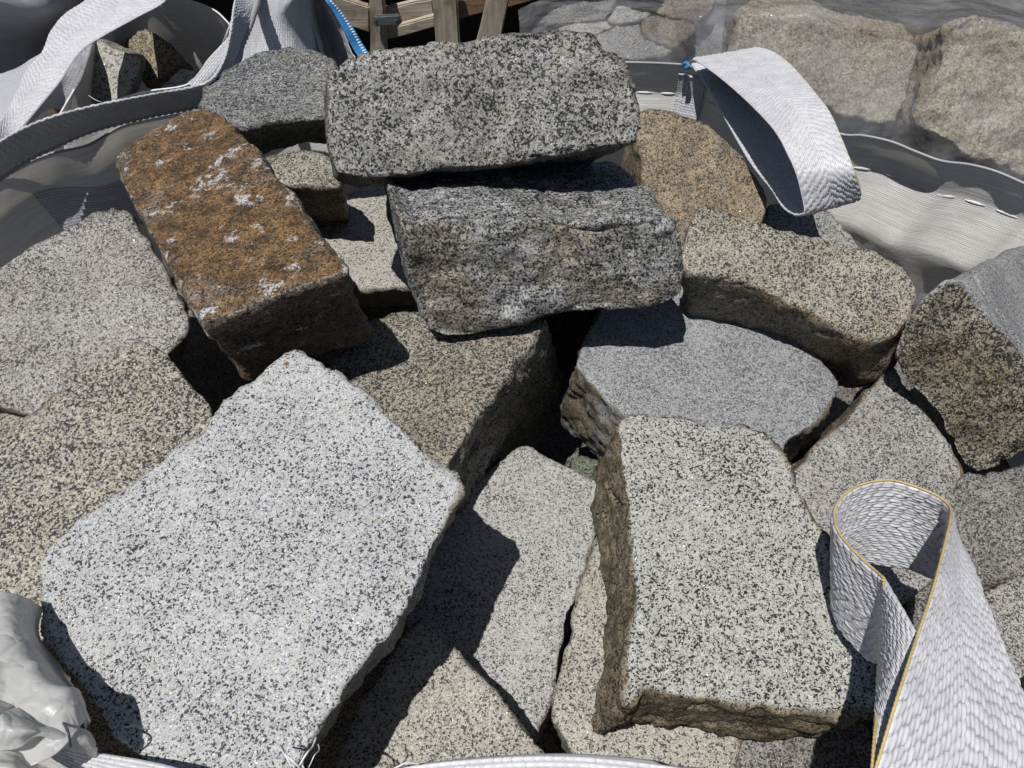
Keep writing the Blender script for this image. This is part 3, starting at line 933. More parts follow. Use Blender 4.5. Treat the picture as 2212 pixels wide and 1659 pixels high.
# webbing of the loops sewn down the inside of the wall
def sewn(pa, pb, t0, t1, slope=0.0):
    i0 = int(np.argmin(np.linalg.norm(rp - at(*pa), axis=1)))
    i1 = int(np.argmin(np.linalg.norm(rp - at(*pb), axis=1)))
    ii = np.linspace(min(i0, i1), max(i0, i1), 70)
    lines = []
    for f in np.linspace(0, 1, 26):
        ln = []
        for q, i in enumerate(ii):
            t = t0 + (t1 - t0) * f + slope * (q / 69)
            jf = np.interp(t, ts, np.arange(ND))
            j0 = min(int(jf), ND - 2)
            a0 = int(round(i)) % NR_
            p_ = band[j0, a0] * (1 - (jf - j0)) + band[j0 + 1, a0] * (jf - j0)
            ln.append(p_ - np.r_[out_dir[a0] * .0035, 0])
        lines.append(ln)
    sheet("sewn_webbing", lines, m_fab2, bag, nu=70, nv=60, th=.0025)


sewn((55, 356, .89), (333, 257, .885), .13, .22, -.06)
sewn((1470, 141, .88), (1530, 152, .885), .02, .35)
for pts in ([(500, 42, .93), (478, 100, .92), (462, 140, .915), (464, 168, .91)], [(508, 45, .94), (495, 60, .935), (488, 85, .93), (486, 120, .92)], [(190, 205, .90), (205, 215, .905), (222, 222, .90)]):
    tube("loose_thread", even(cr(A_(*pts), 0)[0], 30)[0], .0005, m_white_thread, bag, 5)

# far right lift loop
nearp = [(1493, 140, .885), (1524, 185, .91), (1554, 236, .93), (1588, 297, .945), (1622, 354, .955), (1664, 407, .965), (1690, 447, .972), (1714, 463, .985), (1732, 462, 1.0), (1737, 450, 1.012),
         (1721, 380, 1.05), (1702, 335, 1.062), (1680, 293, 1.065), (1653, 259, 1.06), (1607, 213, 1.035), (1554, 167, .995), (1512, 137, .955), (1496, 128, .925)]
farp = [None] * 10 + [(1843, 365, 1.052), (1816, 297, 1.062), (1794, 247, 1.064), (1770, 213, 1.058), (1735, 170, 1.03), (1703, 136, .985), (1668, 112, .94), (1640, 104, .905)]
secs = []
Wv = at(1860, 424, 1.012) - at(1737, 456, 1.012)
for i, p in enumerate(nearp):
    a = at(*p)
    secs.append((a, at(*farp[i]) if farp[i] else a + Wv))
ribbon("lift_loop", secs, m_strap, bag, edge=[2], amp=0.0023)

# near right lift loop, twisted into an eye
def z9(x, y, z):
    return at(1389 + x * .4048, 987.5 + y * .4048, z)


nr = [((1130, 1980, 1.03), (2060, 2060, .98)), ((1240, 1659, 1.04), (2110, 1540, .98)), ((1340, 1330, 1.05), (2030, 1260, .975)), ((1430, 1050, 1.045), (1925, 1010, .97)), ((1540, 720, 1.03), (1815, 740, .95)),
      ((1600, 500, 1.01), (1745, 560, .92)), ((1638, 330, .99), (1700, 520, .90)), ((1630, 262, .975), (1640, 600, .885)), ((1560, 205, .97), (1565, 655, .872)), ((1420, 150, .965), (1420, 600, .866)), ((1300, 125, .965), (1290, 580, .864)), ((1160, 150, .967), (1170, 570, .866)),
      ((1060, 215, .972), (1060, 640, .872)), ((1018, 310, .978), (1016, 760, .88)), ((1050, 415, .985), (1045, 900, .886)), ((1150, 530, .992), (1150, 1035, .892)), ((1240, 610, .998), (1235, 1100, .90)),
      ((1285, 650, 1.005), (1272, 1110, .93)), ((1330, 720, 1.015), (1262, 1190, .97)), ((1400, 830, 1.028), (1255, 1300, 1.0)), ((1470, 960, 1.034), (1240, 1440, 1.022)), ((1540, 1200, 1.008), (1222, 1659, 1.03)), ((1600, 1560, .985), (1200, 1980, 1.03))]
DZ = 0.05
secs = [(z9(a[0], a[1], a[2] + DZ), z9(b[0], b[1], b[2] + DZ)) for a, b in nr]
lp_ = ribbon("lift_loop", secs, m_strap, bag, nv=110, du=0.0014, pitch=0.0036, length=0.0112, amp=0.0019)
tube("edge_thread", even(cr([s_[0] for s_ in secs[:18]], 0)[0], 420)[0] + np.array((0, 0, .001)), .0011, m_yellow, lp_, 7, .22)
cps = [secs[17][0] * (1 - f) + secs[17][1] * f for f in (0, .3, .6, .85)] + [s_[1] for s_ in secs[17:]]
tube("edge_thread", even(cr([c_ + (CAM - c_) * .012 for c_ in cps], 0)[0], 260)[0], .0011, m_yellow, lp_, 7, .22)

# far left lift loop
fl = [((-60, 430, .90), (-30, 325, .975)), ((0, 384, .905), (20, 292, .98)), ((60, 343, .912), (70, 267, .985)), ((115, 316, .918), (139, 243, .992)), ((208, 277, .925), (229, 222, .998)), ((333, 246, .932), (330, 203, 1.0)), ((420, 229, .94), (410, 188, 1.005)),
      ((462, 209, .95), (458, 169, 1.01)), ((493, 167, .965), (484, 125, 1.02)), ((520, 104, .99), (496, 74, 1.04)), ((545, 40, 1.02), (504, 12, 1.07)), ((556, -20, 1.01), (512, -50, 1.02)), ((530, -110, .97), (490, -140, .94)), ((440, -150, .98), (390, -150, .95)),
      ((395, -70, 1.02), (260, -90, 1.0)), ((361, -2, 1.02), (190, -5, 1.0)), ((295, 38, 1.02), (140, 30, 1.0)), ((226, 76, 1.015), (108, 70, .995)), ((175, 112, 1.005), (90, 115, .985)), ((132, 174, .985), (58, 150, .975)), ((87, 229, .965), (34, 205, .96)), ((45, 281, .945), (10, 250, .945)), ((0, 338, .925), (-30, 300, .95)), ((-60, 420, .905), (-80, 370, .93))]
fz = lambda z: .885 + (z - .90) * .62
secs = [(at(a[0], a[1], fz(a[2]) + .01), at(b[0], b[1], fz(b[2]) + (.045 if i < 6 else 0.02))) for i, (a, b) in enumerate(fl)]
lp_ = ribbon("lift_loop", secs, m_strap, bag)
tube("loop_selvedge", even(cr([s[0] + np.array((0, -.001, .001)) for s in secs[:13]], 0)[0], 300)[0], 0.0058, m_strap, lp_, 10, 0.2)

# near left lift loop, most of it outside the picture
nl = [((86, 1592, .985), (84, 1619, .985)), ((153, 1616, .99), (150, 1660, .985)), ((239, 1630, .992), (230, 1700, .985)), ((311, 1642, .995), (300, 1720, .985)), ((383, 1659, .998), (370, 1740, .985)), ((450, 1690, 1.0), (440, 1780, .985)),
      ((520, 1740, 1.02), (500, 1830, .99)), ((540, 1800, 1.06), (500, 1890, 1.03)), ((480, 1850, 1.10), (430, 1930, 1.06)), ((360, 1850, 1.10), (330, 1930, 1.07)), ((240, 1800, 1.07), (220, 1880, 1.04)), ((120, 1740, 1.02), (110, 1830, 1.0))]
secs = [(at(*a), at(*b)) for a, b in nl]
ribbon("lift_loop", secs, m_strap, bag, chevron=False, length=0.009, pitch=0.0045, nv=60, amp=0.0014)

# corner of the bag folded inwards at the front left
sheet("corner_fold", [A_((-120, 1262, 1.0), (-120, 1400, 1.02), (-110, 1520, 1.03), (-100, 1620, 1.03), (-80, 1700, 1.03)),
                      A_((-40, 1275, 1.0), (-20, 1390, 1.02), (20, 1480, 1.03), (70, 1560, 1.03), (110, 1640, 1.03)),
                      A_((20, 1286, .995), (50, 1390, 1.01), (108, 1475, 1.02), (160, 1505, 1.02), (178, 1560, 1.015)),
                      A_((60, 1298, .975), (75, 1385, .965), (128, 1470, .965), (172, 1510, .965), (186, 1575, .965)),
                      A_((84, 1310, .95), (80, 1378, .92), (130, 1450, .88), (165, 1500, .86), (190, 1560, .85))], m_film_w, bag, th=.0006, wr=0.0018, wfreq=9, seed=3, crease=.002)
sheet("liner_fold", [A_((-60, 1500, 1.035), (0, 1512, 1.035), (45, 1530, 1.035), (85, 1556, 1.03), (140, 1563, 1.02), (190, 1578, 1.01), (206, 1600, 1.0)),
                     A_((-60, 1550, 1.06), (0, 1560, 1.06), (45, 1570, 1.055), (90, 1578, 1.045), (145, 1588, 1.03), (192, 1600, 1.015), (210, 1615, 1.005)),
                     A_((-60, 1620, 1.05), (0, 1622, 1.05), (45, 1616, 1.045), (85, 1592, 1.04), (150, 1618, 1.02), (190, 1632, 1.0), (208, 1640, .99))], m_film_w, bag, th=.0006, wr=0.0008, wfreq=20, seed=4, crease=.001)
sheet("liner_fold", [A_((-60, 1610, 1.04), (20, 1618, 1.04), (80, 1640, 1.03), (150, 1675, 1.02)), A_((-60, 1660, 1.05), (20, 1665, 1.05), (80, 1690, 1.04), (130, 1710, 1.03)), A_((-60, 1720, 1.02), (20, 1730, 1.02), (80, 1750, 1.02), (130, 1760, 1.01))], m_film_w, bag, wr=0.002, seed=5)
th = even(cr(A_((137, 1562, 1.03), (146, 1578, 1.042), (150, 1595, 1.04), (152, 1613, 1.03)), 0)[0], 30)[0]
tube("loose_thread", th, 0.0009, plain("dark_thread", (0.05, 0.05, 0.06)), bag, 6)
rr = random.Random(5)
for q in range(7):
    x0, y0 = 636 + rr.uniform(-8, 40), 1674
    ang = rr.uniform(-.9, .9)
    L = rr.uniform(35, 95)
    pts = [(x0 + math.sin(ang) * L * f + rr.uniform(-7, 7) * f, y0 - math.cos(ang) * L * f + (f ** 3) * rr.uniform(0, 18), .985 + .02 * math.sin(f * 3)) for f in (0, .3, .6, .85, 1)]
    tube("frayed_tape", even(cr(A_(*pts), 0)[0], 30)[0], rr.uniform(.0003, .0008), m_white_thread, bag, 6)
tube("frayed_tape", even(cr(A_((836, 1668, .955), (860, 1656, .96), (878, 1648, .96), (905, 1650, .955)), 0)[0], 30)[0], .0008, m_white_thread, bag, 6)

# ------------------------------------------------------------------ ground
def ground_mat():
    g = NT("yard_gravel")
    tc = g.n('ShaderNodeTexCoord')
    a = g.noise(tc.outputs['Object'], 3.0, 6.0, 0.6)
    b = g.voro(tc.outputs['Object'], 70.0)
    c = g.mix(g.maprange(a.outputs['Fac'], 0.3, 0.7), (0.045, 0.043, 0.04), (0.09, 0.085, 0.075))
    c = g.mix(0.5, c, b.outputs['Color'], 'MULTIPLY')
    bs = g.n('ShaderNodeBsdfPrincipled')
    g.l(c, bs.inputs['Base Color'])
    bs.inputs['Roughness'].default_value = 0.9
    bp = g.n('ShaderNodeBump')
    bp.inputs['Distance'].default_value = 0.01
    g.l(b.outputs['Distance'], bp.inputs['Height'])
    g.l(bp.outputs[0], bs.inputs['Normal'])
    out = g.n('ShaderNodeOutputMaterial')
    g.l(bs.outputs[0], out.inputs[0])
    return g.m


gm = mesh_np("ground", [(-60, -40, 0), (60, -40, 0), (60, 120, 0), (-60, 120, 0)], [(0, 1, 2, 3)])
tag(link("ground", gm, ground_mat()), kind="structure", label="dark gravelly ground of the stone yard", cat="ground")

# ------------------------------------------------------------------ bag behind on the left with small cobbles
lb = empty("bulk_bag", (0, 0, 0))
tag(lb, "open white bulk bag at the back left holding small cobbles", "bulk bag")
rim2 = [(128, 250, .83), (150, 212, .85), (171, 174, .86), (186, 139, .865), (198, 97, .87), (215, 60, .87), (260, 15, .87), (330, -8, .87), (404, 0, .87), (459, 20, .87), (486, 42, .87), (500, 62, .87), (494, 82, .87), (450, 130, .86), (409, 181, .85), (310, 199, .84), (220, 226, .83)]
r2 = A_(*rim2)
r2p, r2t = even(cr(r2 + [r2[0]], 0)[0], 300)
r2p = r2p[:-1]
c2 = r2p[:, :2].mean(axis=0)
od2 = r2p[:, :2] - c2
co2, uv2 = [], []
n2 = len(r2p)
tl = np.linspace(0, 1, 40)
for t in tl:
    p = r2p.copy()
    k = 1 + 0.25 * math.sin(math.pi * min(1, t * 1.6)) * (t > 0)
    p[:, :2] = c2 + od2 * k
    p[:, 2] = r2p[:, 2] * (1 - t) + 0.015 * t
    nz = fbm(p, 9, 3, 77) * 0.012 * min(1, t / .05)
    p[:, :2] += od2 / np.linalg.norm(od2, axis=1)[:, None] * nz[:, None]
    co2.append(p)
    uv2.append(np.stack([r2t[:-1], np.full(n2, t * .85)], axis=1))
fc = [(j * n2 + i, (j + 1) * n2 + i, (j + 1) * n2 + (i + 1) % n2, j * n2 + (i + 1) % n2) for j in range(39) for i in range(n2)]
fc.append(tuple(39 * n2 + i for i in range(n2)))
link("fabric_wall", mesh_np("fabric_wall", np.vstack(co2), fc, np.vstack(uv2)), m_fab, lb)
tube("rim_hem", np.vstack([r2p, r2p[:1]]), 0.002, m_white_thread, lb, 6)
sheet("rim_flap", [A_((-120, 190, .80), (0, 160, .83), (82, 119, .86), (150, 85, .88), (200, 95, .87)),
                   A_((-120, 260, .84), (0, 215, .86), (90, 165, .88), (150, 125, .89), (192, 125, .875)),
                   A_((-120, 330, .84), (0, 265, .86), (80, 205, .875), (140, 165, .88), (176, 172, .865)),
                   A_((-120, 400, .80), (0, 320, .82), (70, 262, .83), (110, 235, .835), (138, 238, .83))], m_fab2, lb, wr=0.002, seed=8)
sheet("rim_flap", [A_((500, 60, .875), (494, 82, .875), (450, 130, .865), (409, 181, .855)), A_((512, 75, .87), (508, 100, .865), (470, 155, .85), (425, 200, .84)), A_((540, 95, .83), (535, 125, .82), (500, 180, .80), (450, 215, .79))], m_fab2, lb, seed=9)
m_cob = granite("granite_pale_cobble", (0.50, 0.50, 0.46), (0.46, 0.44, 0.37), dark=(0.10, 0.10, 0.095), df=0.16, grain=0.0042, quartz=(0.40, 0.40, 0.37), stain_side=0.3, seed=30, patch=0.1, bump=0.3)
m_cob2 = granite("granite_yellow_cobble", (0.40, 0.37, 0.27), (0.34, 0.29, 0.17), dark=(0.06, 0.055, 0.05), df=0.30, grain=0.0042, quartz=(0.26, 0.25, 0.2), stain=(0.33, 0.22, 0.07), stain_face=0.6, seed=31, patch=0.25)
stone("pale grey square cobble in the back left bag", [(187, 139), (198, 100), (208, 90), (222, 90), (260, 108), (303, 125), (306, 146), (285, 201), (270, 215), (210, 235), (163, 245), (162, 198)], (235, 165, .825), (-.1, -.55, .85), .14, m_cob, back=((285, 201), (300, 185)), taper=0, vox=.005, rnd=4, seed=30, group='cobbles in the back left bag', name='cobble', cat='cobble')
stone("yellowish cobble standing on its corner in the back left bag", [(267, 90), (278, 80), (312, 58), (323, 63), (392, 122), (390, 137), (350, 168), (333, 184), (310, 178), (290, 140)], (325, 120, .80), (.0, -.6, .8), .14, m_cob2, vox=.005, rnd=4, seed=31, group='cobbles in the back left bag', name='cobble', cat='cobble')
stone("whitish cobble lying beside the yellowish one in the back left bag", [(340, 190), (375, 158), (390, 148), (432, 150), (425, 185), (400, 215), (345, 215)], (385, 180, .82), (0, -.2, 1), .14, m_cob, vox=.005, rnd=6, seed=32, group='cobbles in the back left bag', name='cobble', cat='cobble')

# grey bag far left
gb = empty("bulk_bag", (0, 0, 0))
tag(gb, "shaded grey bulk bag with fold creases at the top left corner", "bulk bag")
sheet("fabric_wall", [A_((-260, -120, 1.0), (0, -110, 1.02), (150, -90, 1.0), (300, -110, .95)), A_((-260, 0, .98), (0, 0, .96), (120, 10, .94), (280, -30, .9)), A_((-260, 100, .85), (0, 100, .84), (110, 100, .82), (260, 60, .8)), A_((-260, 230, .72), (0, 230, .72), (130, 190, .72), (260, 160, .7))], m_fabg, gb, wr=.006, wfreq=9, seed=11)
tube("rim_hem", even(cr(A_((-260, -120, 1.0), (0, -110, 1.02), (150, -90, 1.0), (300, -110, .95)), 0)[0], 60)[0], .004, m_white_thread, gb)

# white bag with a blue stitched edge
wb = empty("bulk_bag", (0, 0, 0))
tag(wb, "white woven bulk bag with a blue stitched edge, behind the heap", "bulk bag")
sheet("fabric_wall", [A_((470, 175, .80), (505, 130, .82), (530, 60, .87), (560, 5, .92), (600, -50, .95)),
                      A_((545, 190, .83), (560, 120, .87), (580, 50, .92), (615, -5, .97), (640, -60, 1.0)),
                      A_((640, 190, .83), (635, 120, .87), (635, 50, .92), (650, -5, .97), (665, -60, 1.0)),
                      A_((705, 190, .80), (695, 125, .83), (680, 60, .88), (668, 0, .94), (672, -60, .98))], m_fab2, wb, wr=.003, wfreq=10, seed=12)
sheet("fabric_side", [A_((700, 190, .80), (692, 125, .835), (678, 60, .885), (666, 0, .945), (670, -60, .985)), A_((725, 190, .75), (718, 125, .78), (702, 60, .84), (682, 0, .91), (685, -60, .95)), A_((815, 190, .80), (770, 125, .83), (735, 60, .88), (705, 0, .93), (690, -60, .96))], m_fab2, wb, wr=.003, seed=13)
bl = [(850, 190, .80), (794, 112, .84), (766, 65, .88), (738, 25, .915), (716, 0, .935), (690, -40, .96)]
bl2 = [(825, 190, .80), (772, 120, .84), (744, 70, .88), (720, 25, .915), (702, 0, .935), (680, -40, .96)]
bo = sheet("seam_tape", [A_(*bl), A_(*bl2)], m_blue, wb, nv=12, th=.004)
P1, P2 = even(cr(A_(*bl), 0)[0], 46)[0], even(cr(A_(*bl2), 0)[0], 46)[0]
sc, sf = [], []
for i in range(1, 45):
    a, b = P1[i], P2[i] * .35 + P1[i] * .65 + (P1[i] - P1[i - 1]) * -.5
    d = (P1[i + 1] - P1[i]) * .22
    upv = np.array((-.3, -.6, .7)) * .0045
    k = len(sc)
    sc += [a - d + upv * .6, a + d + upv * .6, b + d + upv * .6, b - d + upv * .6, (a + b) / 2 + upv * 1.5]
    sf += [(k, k + 1, k + 4), (k + 1, k + 2, k + 4), (k + 2, k + 3, k + 4), (k + 3, k, k + 4)]
link("overlock_stitching", mesh_np("overlock_stitching", sc, sf), plain("pale_blue_thread", (.5, .6, .7)), bo)
# small blue tuft on the bag corner
tube("blue_stitch", even(cr(A_((1474, 141, .885), (1482, 136, .892), (1488, 143, .89), (1480, 147, .885)), 0)[0], 20)[0], .004, m_blue, bag)


# ------------------------------------------------------------------ wooden crate
def wood(name, a, b):
    g = NT(name)
    uv = g.n('ShaderNodeUVMap')
    mp = g.n('ShaderNodeMapping')
    mp.inputs['Scale'].default_value = (5, 90, 1)
    g.l(uv.outputs[0], mp.inputs[0])
    nz = g.noise(mp.outputs[0], 1.0, 6.0, 0.65, 0.6)
    tc = g.n('ShaderNodeTexCoord')
    bg_ = g.noise(tc.outputs['Object'], 9.0, 5.0, .6)
    c = g.mix(g.maprange(nz.outputs['Fac'], .3, .7), a, b)
    c = g.mix(g.maprange(bg_.outputs['Fac'], .5, .72, 0, .7), c, (.10, .07, .045))
    bs = g.n('ShaderNodeBsdfPrincipled')
    g.l(c, bs.inputs['Base Color'])
    bs.inputs['Roughness'].default_value = .8
    bp = g.n('ShaderNodeBump')
    bp.inputs['Distance'].default_value = .002
    bp.inputs['Strength'].default_value = .7
    g.l(nz.outputs['Fac'], bp.inputs['Height'])
    g.l(bp.outputs[0], bs.inputs['Normal'])
    out = g.n('ShaderNodeOutputMaterial')
    g.l(bs.outputs[0], out.inputs[0])
    return g.m


m_wood = wood("weathered_wood", (.44, .39, .31), (.28, .24, .185))
m_wood2 = wood("brown_wood", (.26, .17, .095), (.14, .09, .05))


def board(name, quad, y, dep, mat, parent, along='v'):
    """board with a bevelled box section; quad = pixel corners on the plane at distance y"""
    q = [at_y(px, py, y) for px, py in quad]
    bm = bmesh.new()
    f = [bm.verts.new(p) for p in q]
    b = [bm.verts.new(p + np.array((0, dep, 0))) for p in q]
    bm.faces.new(f)
    bm.faces.new(b[::-1])
    for i in range(4):
        j = (i + 1) % 4
        bm.faces.new((f[j], f[i], b[i], b[j]))
    bmesh.ops.recalc_face_normals(bm, faces=bm.faces)
    bmesh.ops.bevel(bm, geom=list(bm.edges), offset=.004, segments=2, affect='EDGES')
    bmesh.ops.subdivide_edges(bm, edges=[e for e in bm.edges if e.calc_length() > .05], cuts=6, use_grid_fill=True)
    uvl = bm.loops.layers.uv.new("UVMap")
    off = random.random() * 5
    for v in bm.verts:
        d = Vector((math.sin(v.co.z * 31 + off) * .0015, math.sin(v.co.x * 23 + off) * .001, math.sin(v.co.x * 37 + off * 2) * .0015))
        v.co += d
    for fa in bm.faces:
        for lp in fa.loops:
            c = lp.vert.co
            lp[uvl].uv = (c.z + off, c.x + c.y) if along == 'v' else (c.x + off, c.z + c.y)
    me = bpy.data.meshes.new(name)
    bm.to_mesh(me)
    bm.free()
    return link(name, me, mat, parent)


crate = empty("wooden_crate", (0, 2.2, 0))
crate.location = (0, 0, 0)
tag(crate, "weathered wooden slatted crate with a dark inside, at the top centre behind the heap", "crate")
Y0 = 2.2
board("post", [(796, -60), (824, -60), (848, 330), (806, 330)], Y0, .05, m_wood, crate)
board("post", [(928, -60), (982, -60), (1010, 330), (962, 330)], Y0 - .01, .04, m_wood, crate)
board("brace", [(1068, -60), (1116, -60), (1020, 330), (968, 330)], Y0 - .012, .03, m_wood, crate)
board("rail", [(700, -12), (796, 14), (800, 70), (700, 45)], Y0 + .03, .025, m_wood, crate, 'h')
board("rail", [(822, 20), (934, -2), (938, 33), (826, 58)], Y0 + .055, .025, m_wood, crate, 'h')
board("rail", [(826, 62), (938, 36), (940, 60), (830, 88)], Y0 + .03, .025, m_wood, crate, 'h')
board("rail", [(984, 4), (1068, -20), (1060, 22), (986, 46)], Y0 + .05, .025, m_wood2, crate, 'h')
board("rail", [(1090, -8), (1180, -30), (1180, -4), (1090, 18)], Y0 + .05, .025, m_wood2, crate, 'h')
br = board("bracket", [(806, 33), (863, 33), (863, 57), (806, 57)], Y0 - .02, .012, plain("galvanised_steel", (.22, .25, .27), .45, .2, 90, .7), crate, 'h')
bolts = plain("rusty_bolt", (.05, .04, .035), .6)
for bx in (812, 855):
    c = at_y(bx, 45, Y0 - .022)
    bm = bmesh.new()
    bmesh.ops.create_cone(bm, cap_ends=True, segments=12, radius1=.004, radius2=.003, depth=.006)
    bmesh.ops.rotate(bm, verts=bm.verts, matrix=__import__('mathutils').Matrix.Rotation(R(90), 3, 'X'))
    bmesh.ops.translate(bm, verts=bm.verts, vec=c)
    me = bpy.data.meshes.new("bolt")
    bm.to_mesh(me)
    bm.free()
    link("bolt", me, bolts, br)


def box(name, lo, hi, mat, parent):
    bm = bmesh.new()
    bmesh.ops.create_cube(bm, size=1)
    for v in bm.verts:
        v.co = Vector([lo[k] + (hi[k] - lo[k]) * (v.co[k] + .5) for k in range(3)])
    bmesh.ops.bevel(bm, geom=list(bm.edges), offset=.005, segments=1, affect='EDGES')
    uvl = bm.loops.layers.uv.new("UVMap")
    for fa in bm.faces:
        for lp in fa.loops:
            lp[uvl].uv = (lp.vert.co.x + lp.vert.co.y, lp.vert.co.z)
    me = bpy.data.meshes.new(name)
    bm.to_mesh(me)
    bm.free()
    return link(name, me, mat, parent)


box("shade_panel", (-1.5, 3.2, .02), (.55, 3.23, 1.02), plain("shade_dark_board", (.05, .04, .03), .9), crate)  # added panel; its near-black colour paints in the crate's inner shade
box("shade_lid", (-1.5, 2.28, 1.03), (.55, 3.25, 1.06), m_wood, crate)  # unseen top, added above the frame to shade the crate's inside
box("end_panel", (.50, 2.27, .02), (.53, 3.19, 1.02), m_wood2, crate)
box("end_panel", (-1.5, 2.27, .02), (-1.47, 3.19, 1.02), m_wood2, crate)
box("skid", (-1.5, 2.2, .0), (.55, 2.26, .1), m_wood, crate)

# ------------------------------------------------------------------ film wrapped stones
m_lime = granite("limestone_cream", (.78, .71, .60), (.70, .63, .51), dark=(.28, .23, .17), df=.10, grain=.006, quartz=(.46, .41, .33), stain=(.42, .30, .17), stain_face=.12, stain_side=.6, seed=40, patch=.3, side_dark=1.0, bump=.9, soft=.3)
GW = 'film wrapped stones at the back right'
stone("broad smooth cream limestone block under clear film, behind the far strap loop", [(1598, 26), (1660, 24), (1748, 32), (1809, 55), (1885, 76), (1975, 90), (1984, 115), (1964, 190), (1948, 228), (1930, 268), (1900, 268), (1850, 252), (1780, 236), (1700, 250), (1580, 262), (1574, 150)], (1800, 150, .647), (.0, -.86, .50), .3, m_lime, vox=.008, rnd=4, seed=40, face=(.006, .002), side=(.012, .008), name='limestone_block', group=GW, cat='limestone block', back=((1748, 32), (1748, 5)), taper=0)
stone("rough layered cream limestone block under clear film at the top right corner", [(2050, 62), (2094, 44), (2212, 64), (2330, 92), (2400, 430), (2330, 410), (2212, 376), (2094, 335), (2048, 308), (1984, 265), (1996, 225), (2028, 133), (2044, 91)], (2150, 200, .62), (-.08, -.82, .56), .3, m_lime, vox=.008, rnd=4, seed=41, face=(.010, .006), side=(.010, .006), cracks=.012, name='limestone_block', group=GW, cat='limestone block', taper=0, layers=.004)
stone("lowest cream limestone block at the right edge below the rough layered one", [(2030, 330), (2100, 345), (2212, 385), (2400, 450), (2400, 520), (2200, 480), (2060, 420)], (2150, 380, .42), (0, -.6, .8), .2, m_lime, vox=.008, rnd=8, seed=42, name='limestone_block', group=GW, cat='limestone block')
gp = [("flat grey stone under film, leftmost behind the highest block", [(1180, 72), (1215, 52), (1265, 44), (1330, 42), (1325, 58), (1290, 72), (1240, 100), (1180, 110)], (1250, 70, .63)),
      ("grey stone with a rough top under film, topmost of the grey stones", [(1312, 42), (1330, 14), (1345, 10), (1372, 18), (1412, 28), (1405, 38), (1382, 50), (1340, 52)], (1360, 35, .66)),
      ("broad light grey stone under film beside the far bag corner", [(1290, 72), (1335, 54), (1382, 52), (1388, 78), (1455, 110), (1430, 125), (1340, 128), (1270, 110)], (1350, 90, .62)),
      ("angular light grey stone under film, next to the tan one", [(1384, 48), (1408, 32), (1450, 36), (1502, 48), (1506, 70), (1455, 106), (1390, 78)], (1440, 65, .64)),
      ("tan stone under film, left of the smooth limestone block", [(1415, 24), (1440, -10), (1550, -20), (1540, 20), (1515, 45), (1455, 36)], (1480, 15, .68)),
      ("dark wet-looking stone under film, behind the highest block", [(1160, 50), (1195, 16), (1260, 2), (1340, -6), (1330, 14), (1310, 40), (1220, 50)], (1240, 25, .64)),
      ("grey stone at the foot of the film, left of the limestone block", [(1500, 75), (1530, 50), (1572, 60), (1570, 130), (1480, 130), (1460, 108)], (1520, 95, .58))]
for i, (lb_, pl, an) in enumerate(gp):
    stone(lb_, pl, an, (.02 * (i % 3 - 1), -.45 - .1 * (i % 2), .9), .16, (m_orange if 'tan' in lb_ else m_grey if 'dark' in lb_ else m_m), vox=.006, rnd=6, seed=50 + i, group=GW, face=(.006, .004))


def film_mat():
    g = NT("clear_wrap_film")
    tc = g.n('ShaderNodeTexCoord')
    nz = g.noise(tc.outputs['Object'], 9.0, 3.0, .5, .5)
    fold = g.n('ShaderNodeMapping')
    fold.inputs['Scale'].default_value = (2, 2, 5)
    fold.inputs['Rotation'].default_value = (.3, .5, .4)
    g.l(tc.outputs['Object'], fold.inputs[0])
    n2 = g.noise(fold.outputs[0], 2.0, 3.0, .5, .5)
    h = g.math('ADD', nz.outputs['Fac'], g.math('MULTIPLY', n2.outputs['Fac'], .6))
    bp = g.n('ShaderNodeBump')
    bp.inputs['Distance'].default_value = .035
    bp.inputs['Strength'].default_value = .6
    g.l(h, bp.inputs['Height'])
    tr = g.n('ShaderNodeBsdfTransparent')
    tr.inputs[0].default_value = (.93, .93, .93, 1)
    df = g.n('ShaderNodeBsdfPrincipled')
    df.inputs['Base Color'].default_value = (.5, .51, .54, 1)
    df.inputs['Roughness'].default_value = .09
    df.inputs['Specular IOR Level'].default_value = .6
    g.l(bp.outputs[0], df.inputs['Normal'])
    ms = g.n('ShaderNodeMixShader')
    milky = g.maprange(nz.outputs['Fac'], .35, .75, .05, .16)
    g.l(milky, ms.inputs[0])
    g.l(tr.outputs[0], ms.inputs[1])
    g.l(df.outputs[0], ms.inputs[2])
    out = g.n('ShaderNodeOutputMaterial')
    g.l(ms.outputs[0], out.inputs[0])
    return g.m


m_film = film_mat()
def film_line(pts, y):
    return [at_y(px, py, yy) for (px, py), yy in zip(pts, y)]


fw = sheet("plastic_wrap", [film_line([(1440, -60), (1650, -60), (1800, -55), (2000, -50), (2150, -45), (2400, -40)], [2.2] * 6),
                       film_line([(1465, 0), (1640, 0), (1780, 2), (1960, 8), (2100, 12), (2400, 40)], [1.98] * 6),
                       film_line([(1490, 18), (1600, 12), (1760, 22), (1960, 45), (2090, 34), (2400, 80)], [1.80, 1.80, 1.79, 1.78, 1.74, 1.72]),
                       film_line([(1505, 90), (1600, 90), (1760, 100), (1960, 110), (2080, 110), (2400, 180)], [1.76, 1.76, 1.755, 1.75, 1.70, 1.68]),
                       film_line([(1490, 200), (1600, 200), (1760, 205), (1960, 215), (2070, 230), (2400, 330)], [1.72, 1.72, 1.72, 1.71, 1.66, 1.62]),
                       film_line([(1460, 330), (1600, 330), (1760, 335), (1960, 350), (2070, 390), (2400, 480)], [1.66, 1.66, 1.66, 1.66, 1.60, 1.55])], m_film, None, nu=150, nv=120, th=.0008, wr=.006, wfreq=6, seed=21)
tag(fw, "clear crinkled plastic film stretched over the cream limestone blocks", "plastic wrap")
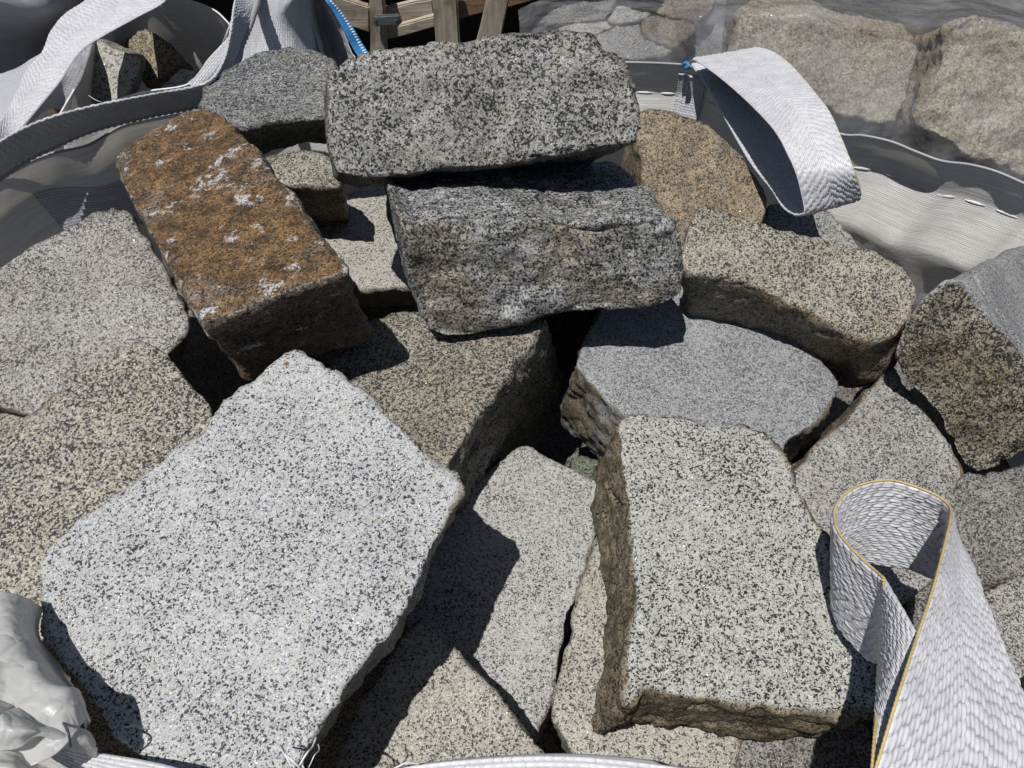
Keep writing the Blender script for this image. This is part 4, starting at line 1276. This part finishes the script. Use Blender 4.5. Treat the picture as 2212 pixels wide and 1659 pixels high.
fw2 = sheet("plastic_wrap", [film_line([(1120, 20), (1190, -10), (1300, -30), (1450, -50), (1580, -60)], [1.95, 2.0, 2.05, 2.1, 2.1]),
                        film_line([(1120, 50), (1190, 18), (1310, 8), (1440, -5), (1570, 10)], [1.78, 1.80, 1.84, 1.86, 1.82]),
                        film_line([(1120, 100), (1190, 60), (1310, 50), (1440, 45), (1566, 60)], [1.66, 1.68, 1.70, 1.72, 1.72]),
                        film_line([(1120, 170), (1190, 110), (1310, 110), (1440, 108), (1564, 130)], [1.56, 1.58, 1.58, 1.58, 1.62]),
                        film_line([(1120, 220), (1190, 170), (1310, 170), (1440, 170), (1564, 200)], [1.52, 1.54, 1.54, 1.54, 1.58])], m_film, None, nu=120, nv=90, th=.0008, wr=.008, wfreq=8, seed=22)
tag(fw2, "shiny crinkled plastic film over the grey stones behind the highest block", "plastic wrap")
m_dkw = wood("dark_pallet_wood", (.07, .055, .04), (.04, .03, .022))
pal = empty("pallet", (0, 0, 0))
tag(pal, "dark shaded timber pallet under the film wrapped stones", "pallet")
for i in range(6):
    box("deck_board", (.15, 1.72 + i * .2, .26), (2.2, 1.87 + i * .2, .285), m_dkw, pal)
for i in range(3):
    box("runner", (.2 + i * .9, 1.72, .0), (.3 + i * .9, 2.87, .255), m_wood2, pal)


# ------------------------------------------------------------------ light
SUN = np.array((0.23, 0.24, -1.0))
sl = bpy.data.lights.new("sun", 'SUN')
sl.energy = 5.0
sl.angle = R(0.53)
sl.color = (1.0, 0.975, 0.935)
so = bpy.data.objects.new("sun", sl)
COL.objects.link(so)
so.rotation_euler = Vector(SUN).to_track_quat('-Z', 'Y').to_euler()
so.location = (-2, -1, 5)
tosun = -SUN / np.linalg.norm(SUN)
w = bpy.data.worlds.new("World")
scene.world = w
w.use_nodes = True
nt = w.node_tree
bg = nt.nodes['Background']
sky = nt.nodes.new('ShaderNodeTexSky')
sky.sky_type = 'NISHITA'
sky.sun_disc = False
sky.sun_elevation = math.asin(tosun[2])
sky.sun_rotation = math.atan2(tosun[0], tosun[1])
nt.links.new(sky.outputs[0], bg.inputs[0])
bg.inputs[1].default_value = 0.05
scene.view_settings.view_transform = 'Standard'
scene.view_settings.look = 'None'
scene.view_settings.exposure = 0.0
scene.view_settings.gamma = 1.0
scene.render.engine = 'CYCLES'
scene.cycles.max_bounces = 6
scene.cycles.transparent_max_bounces = 16
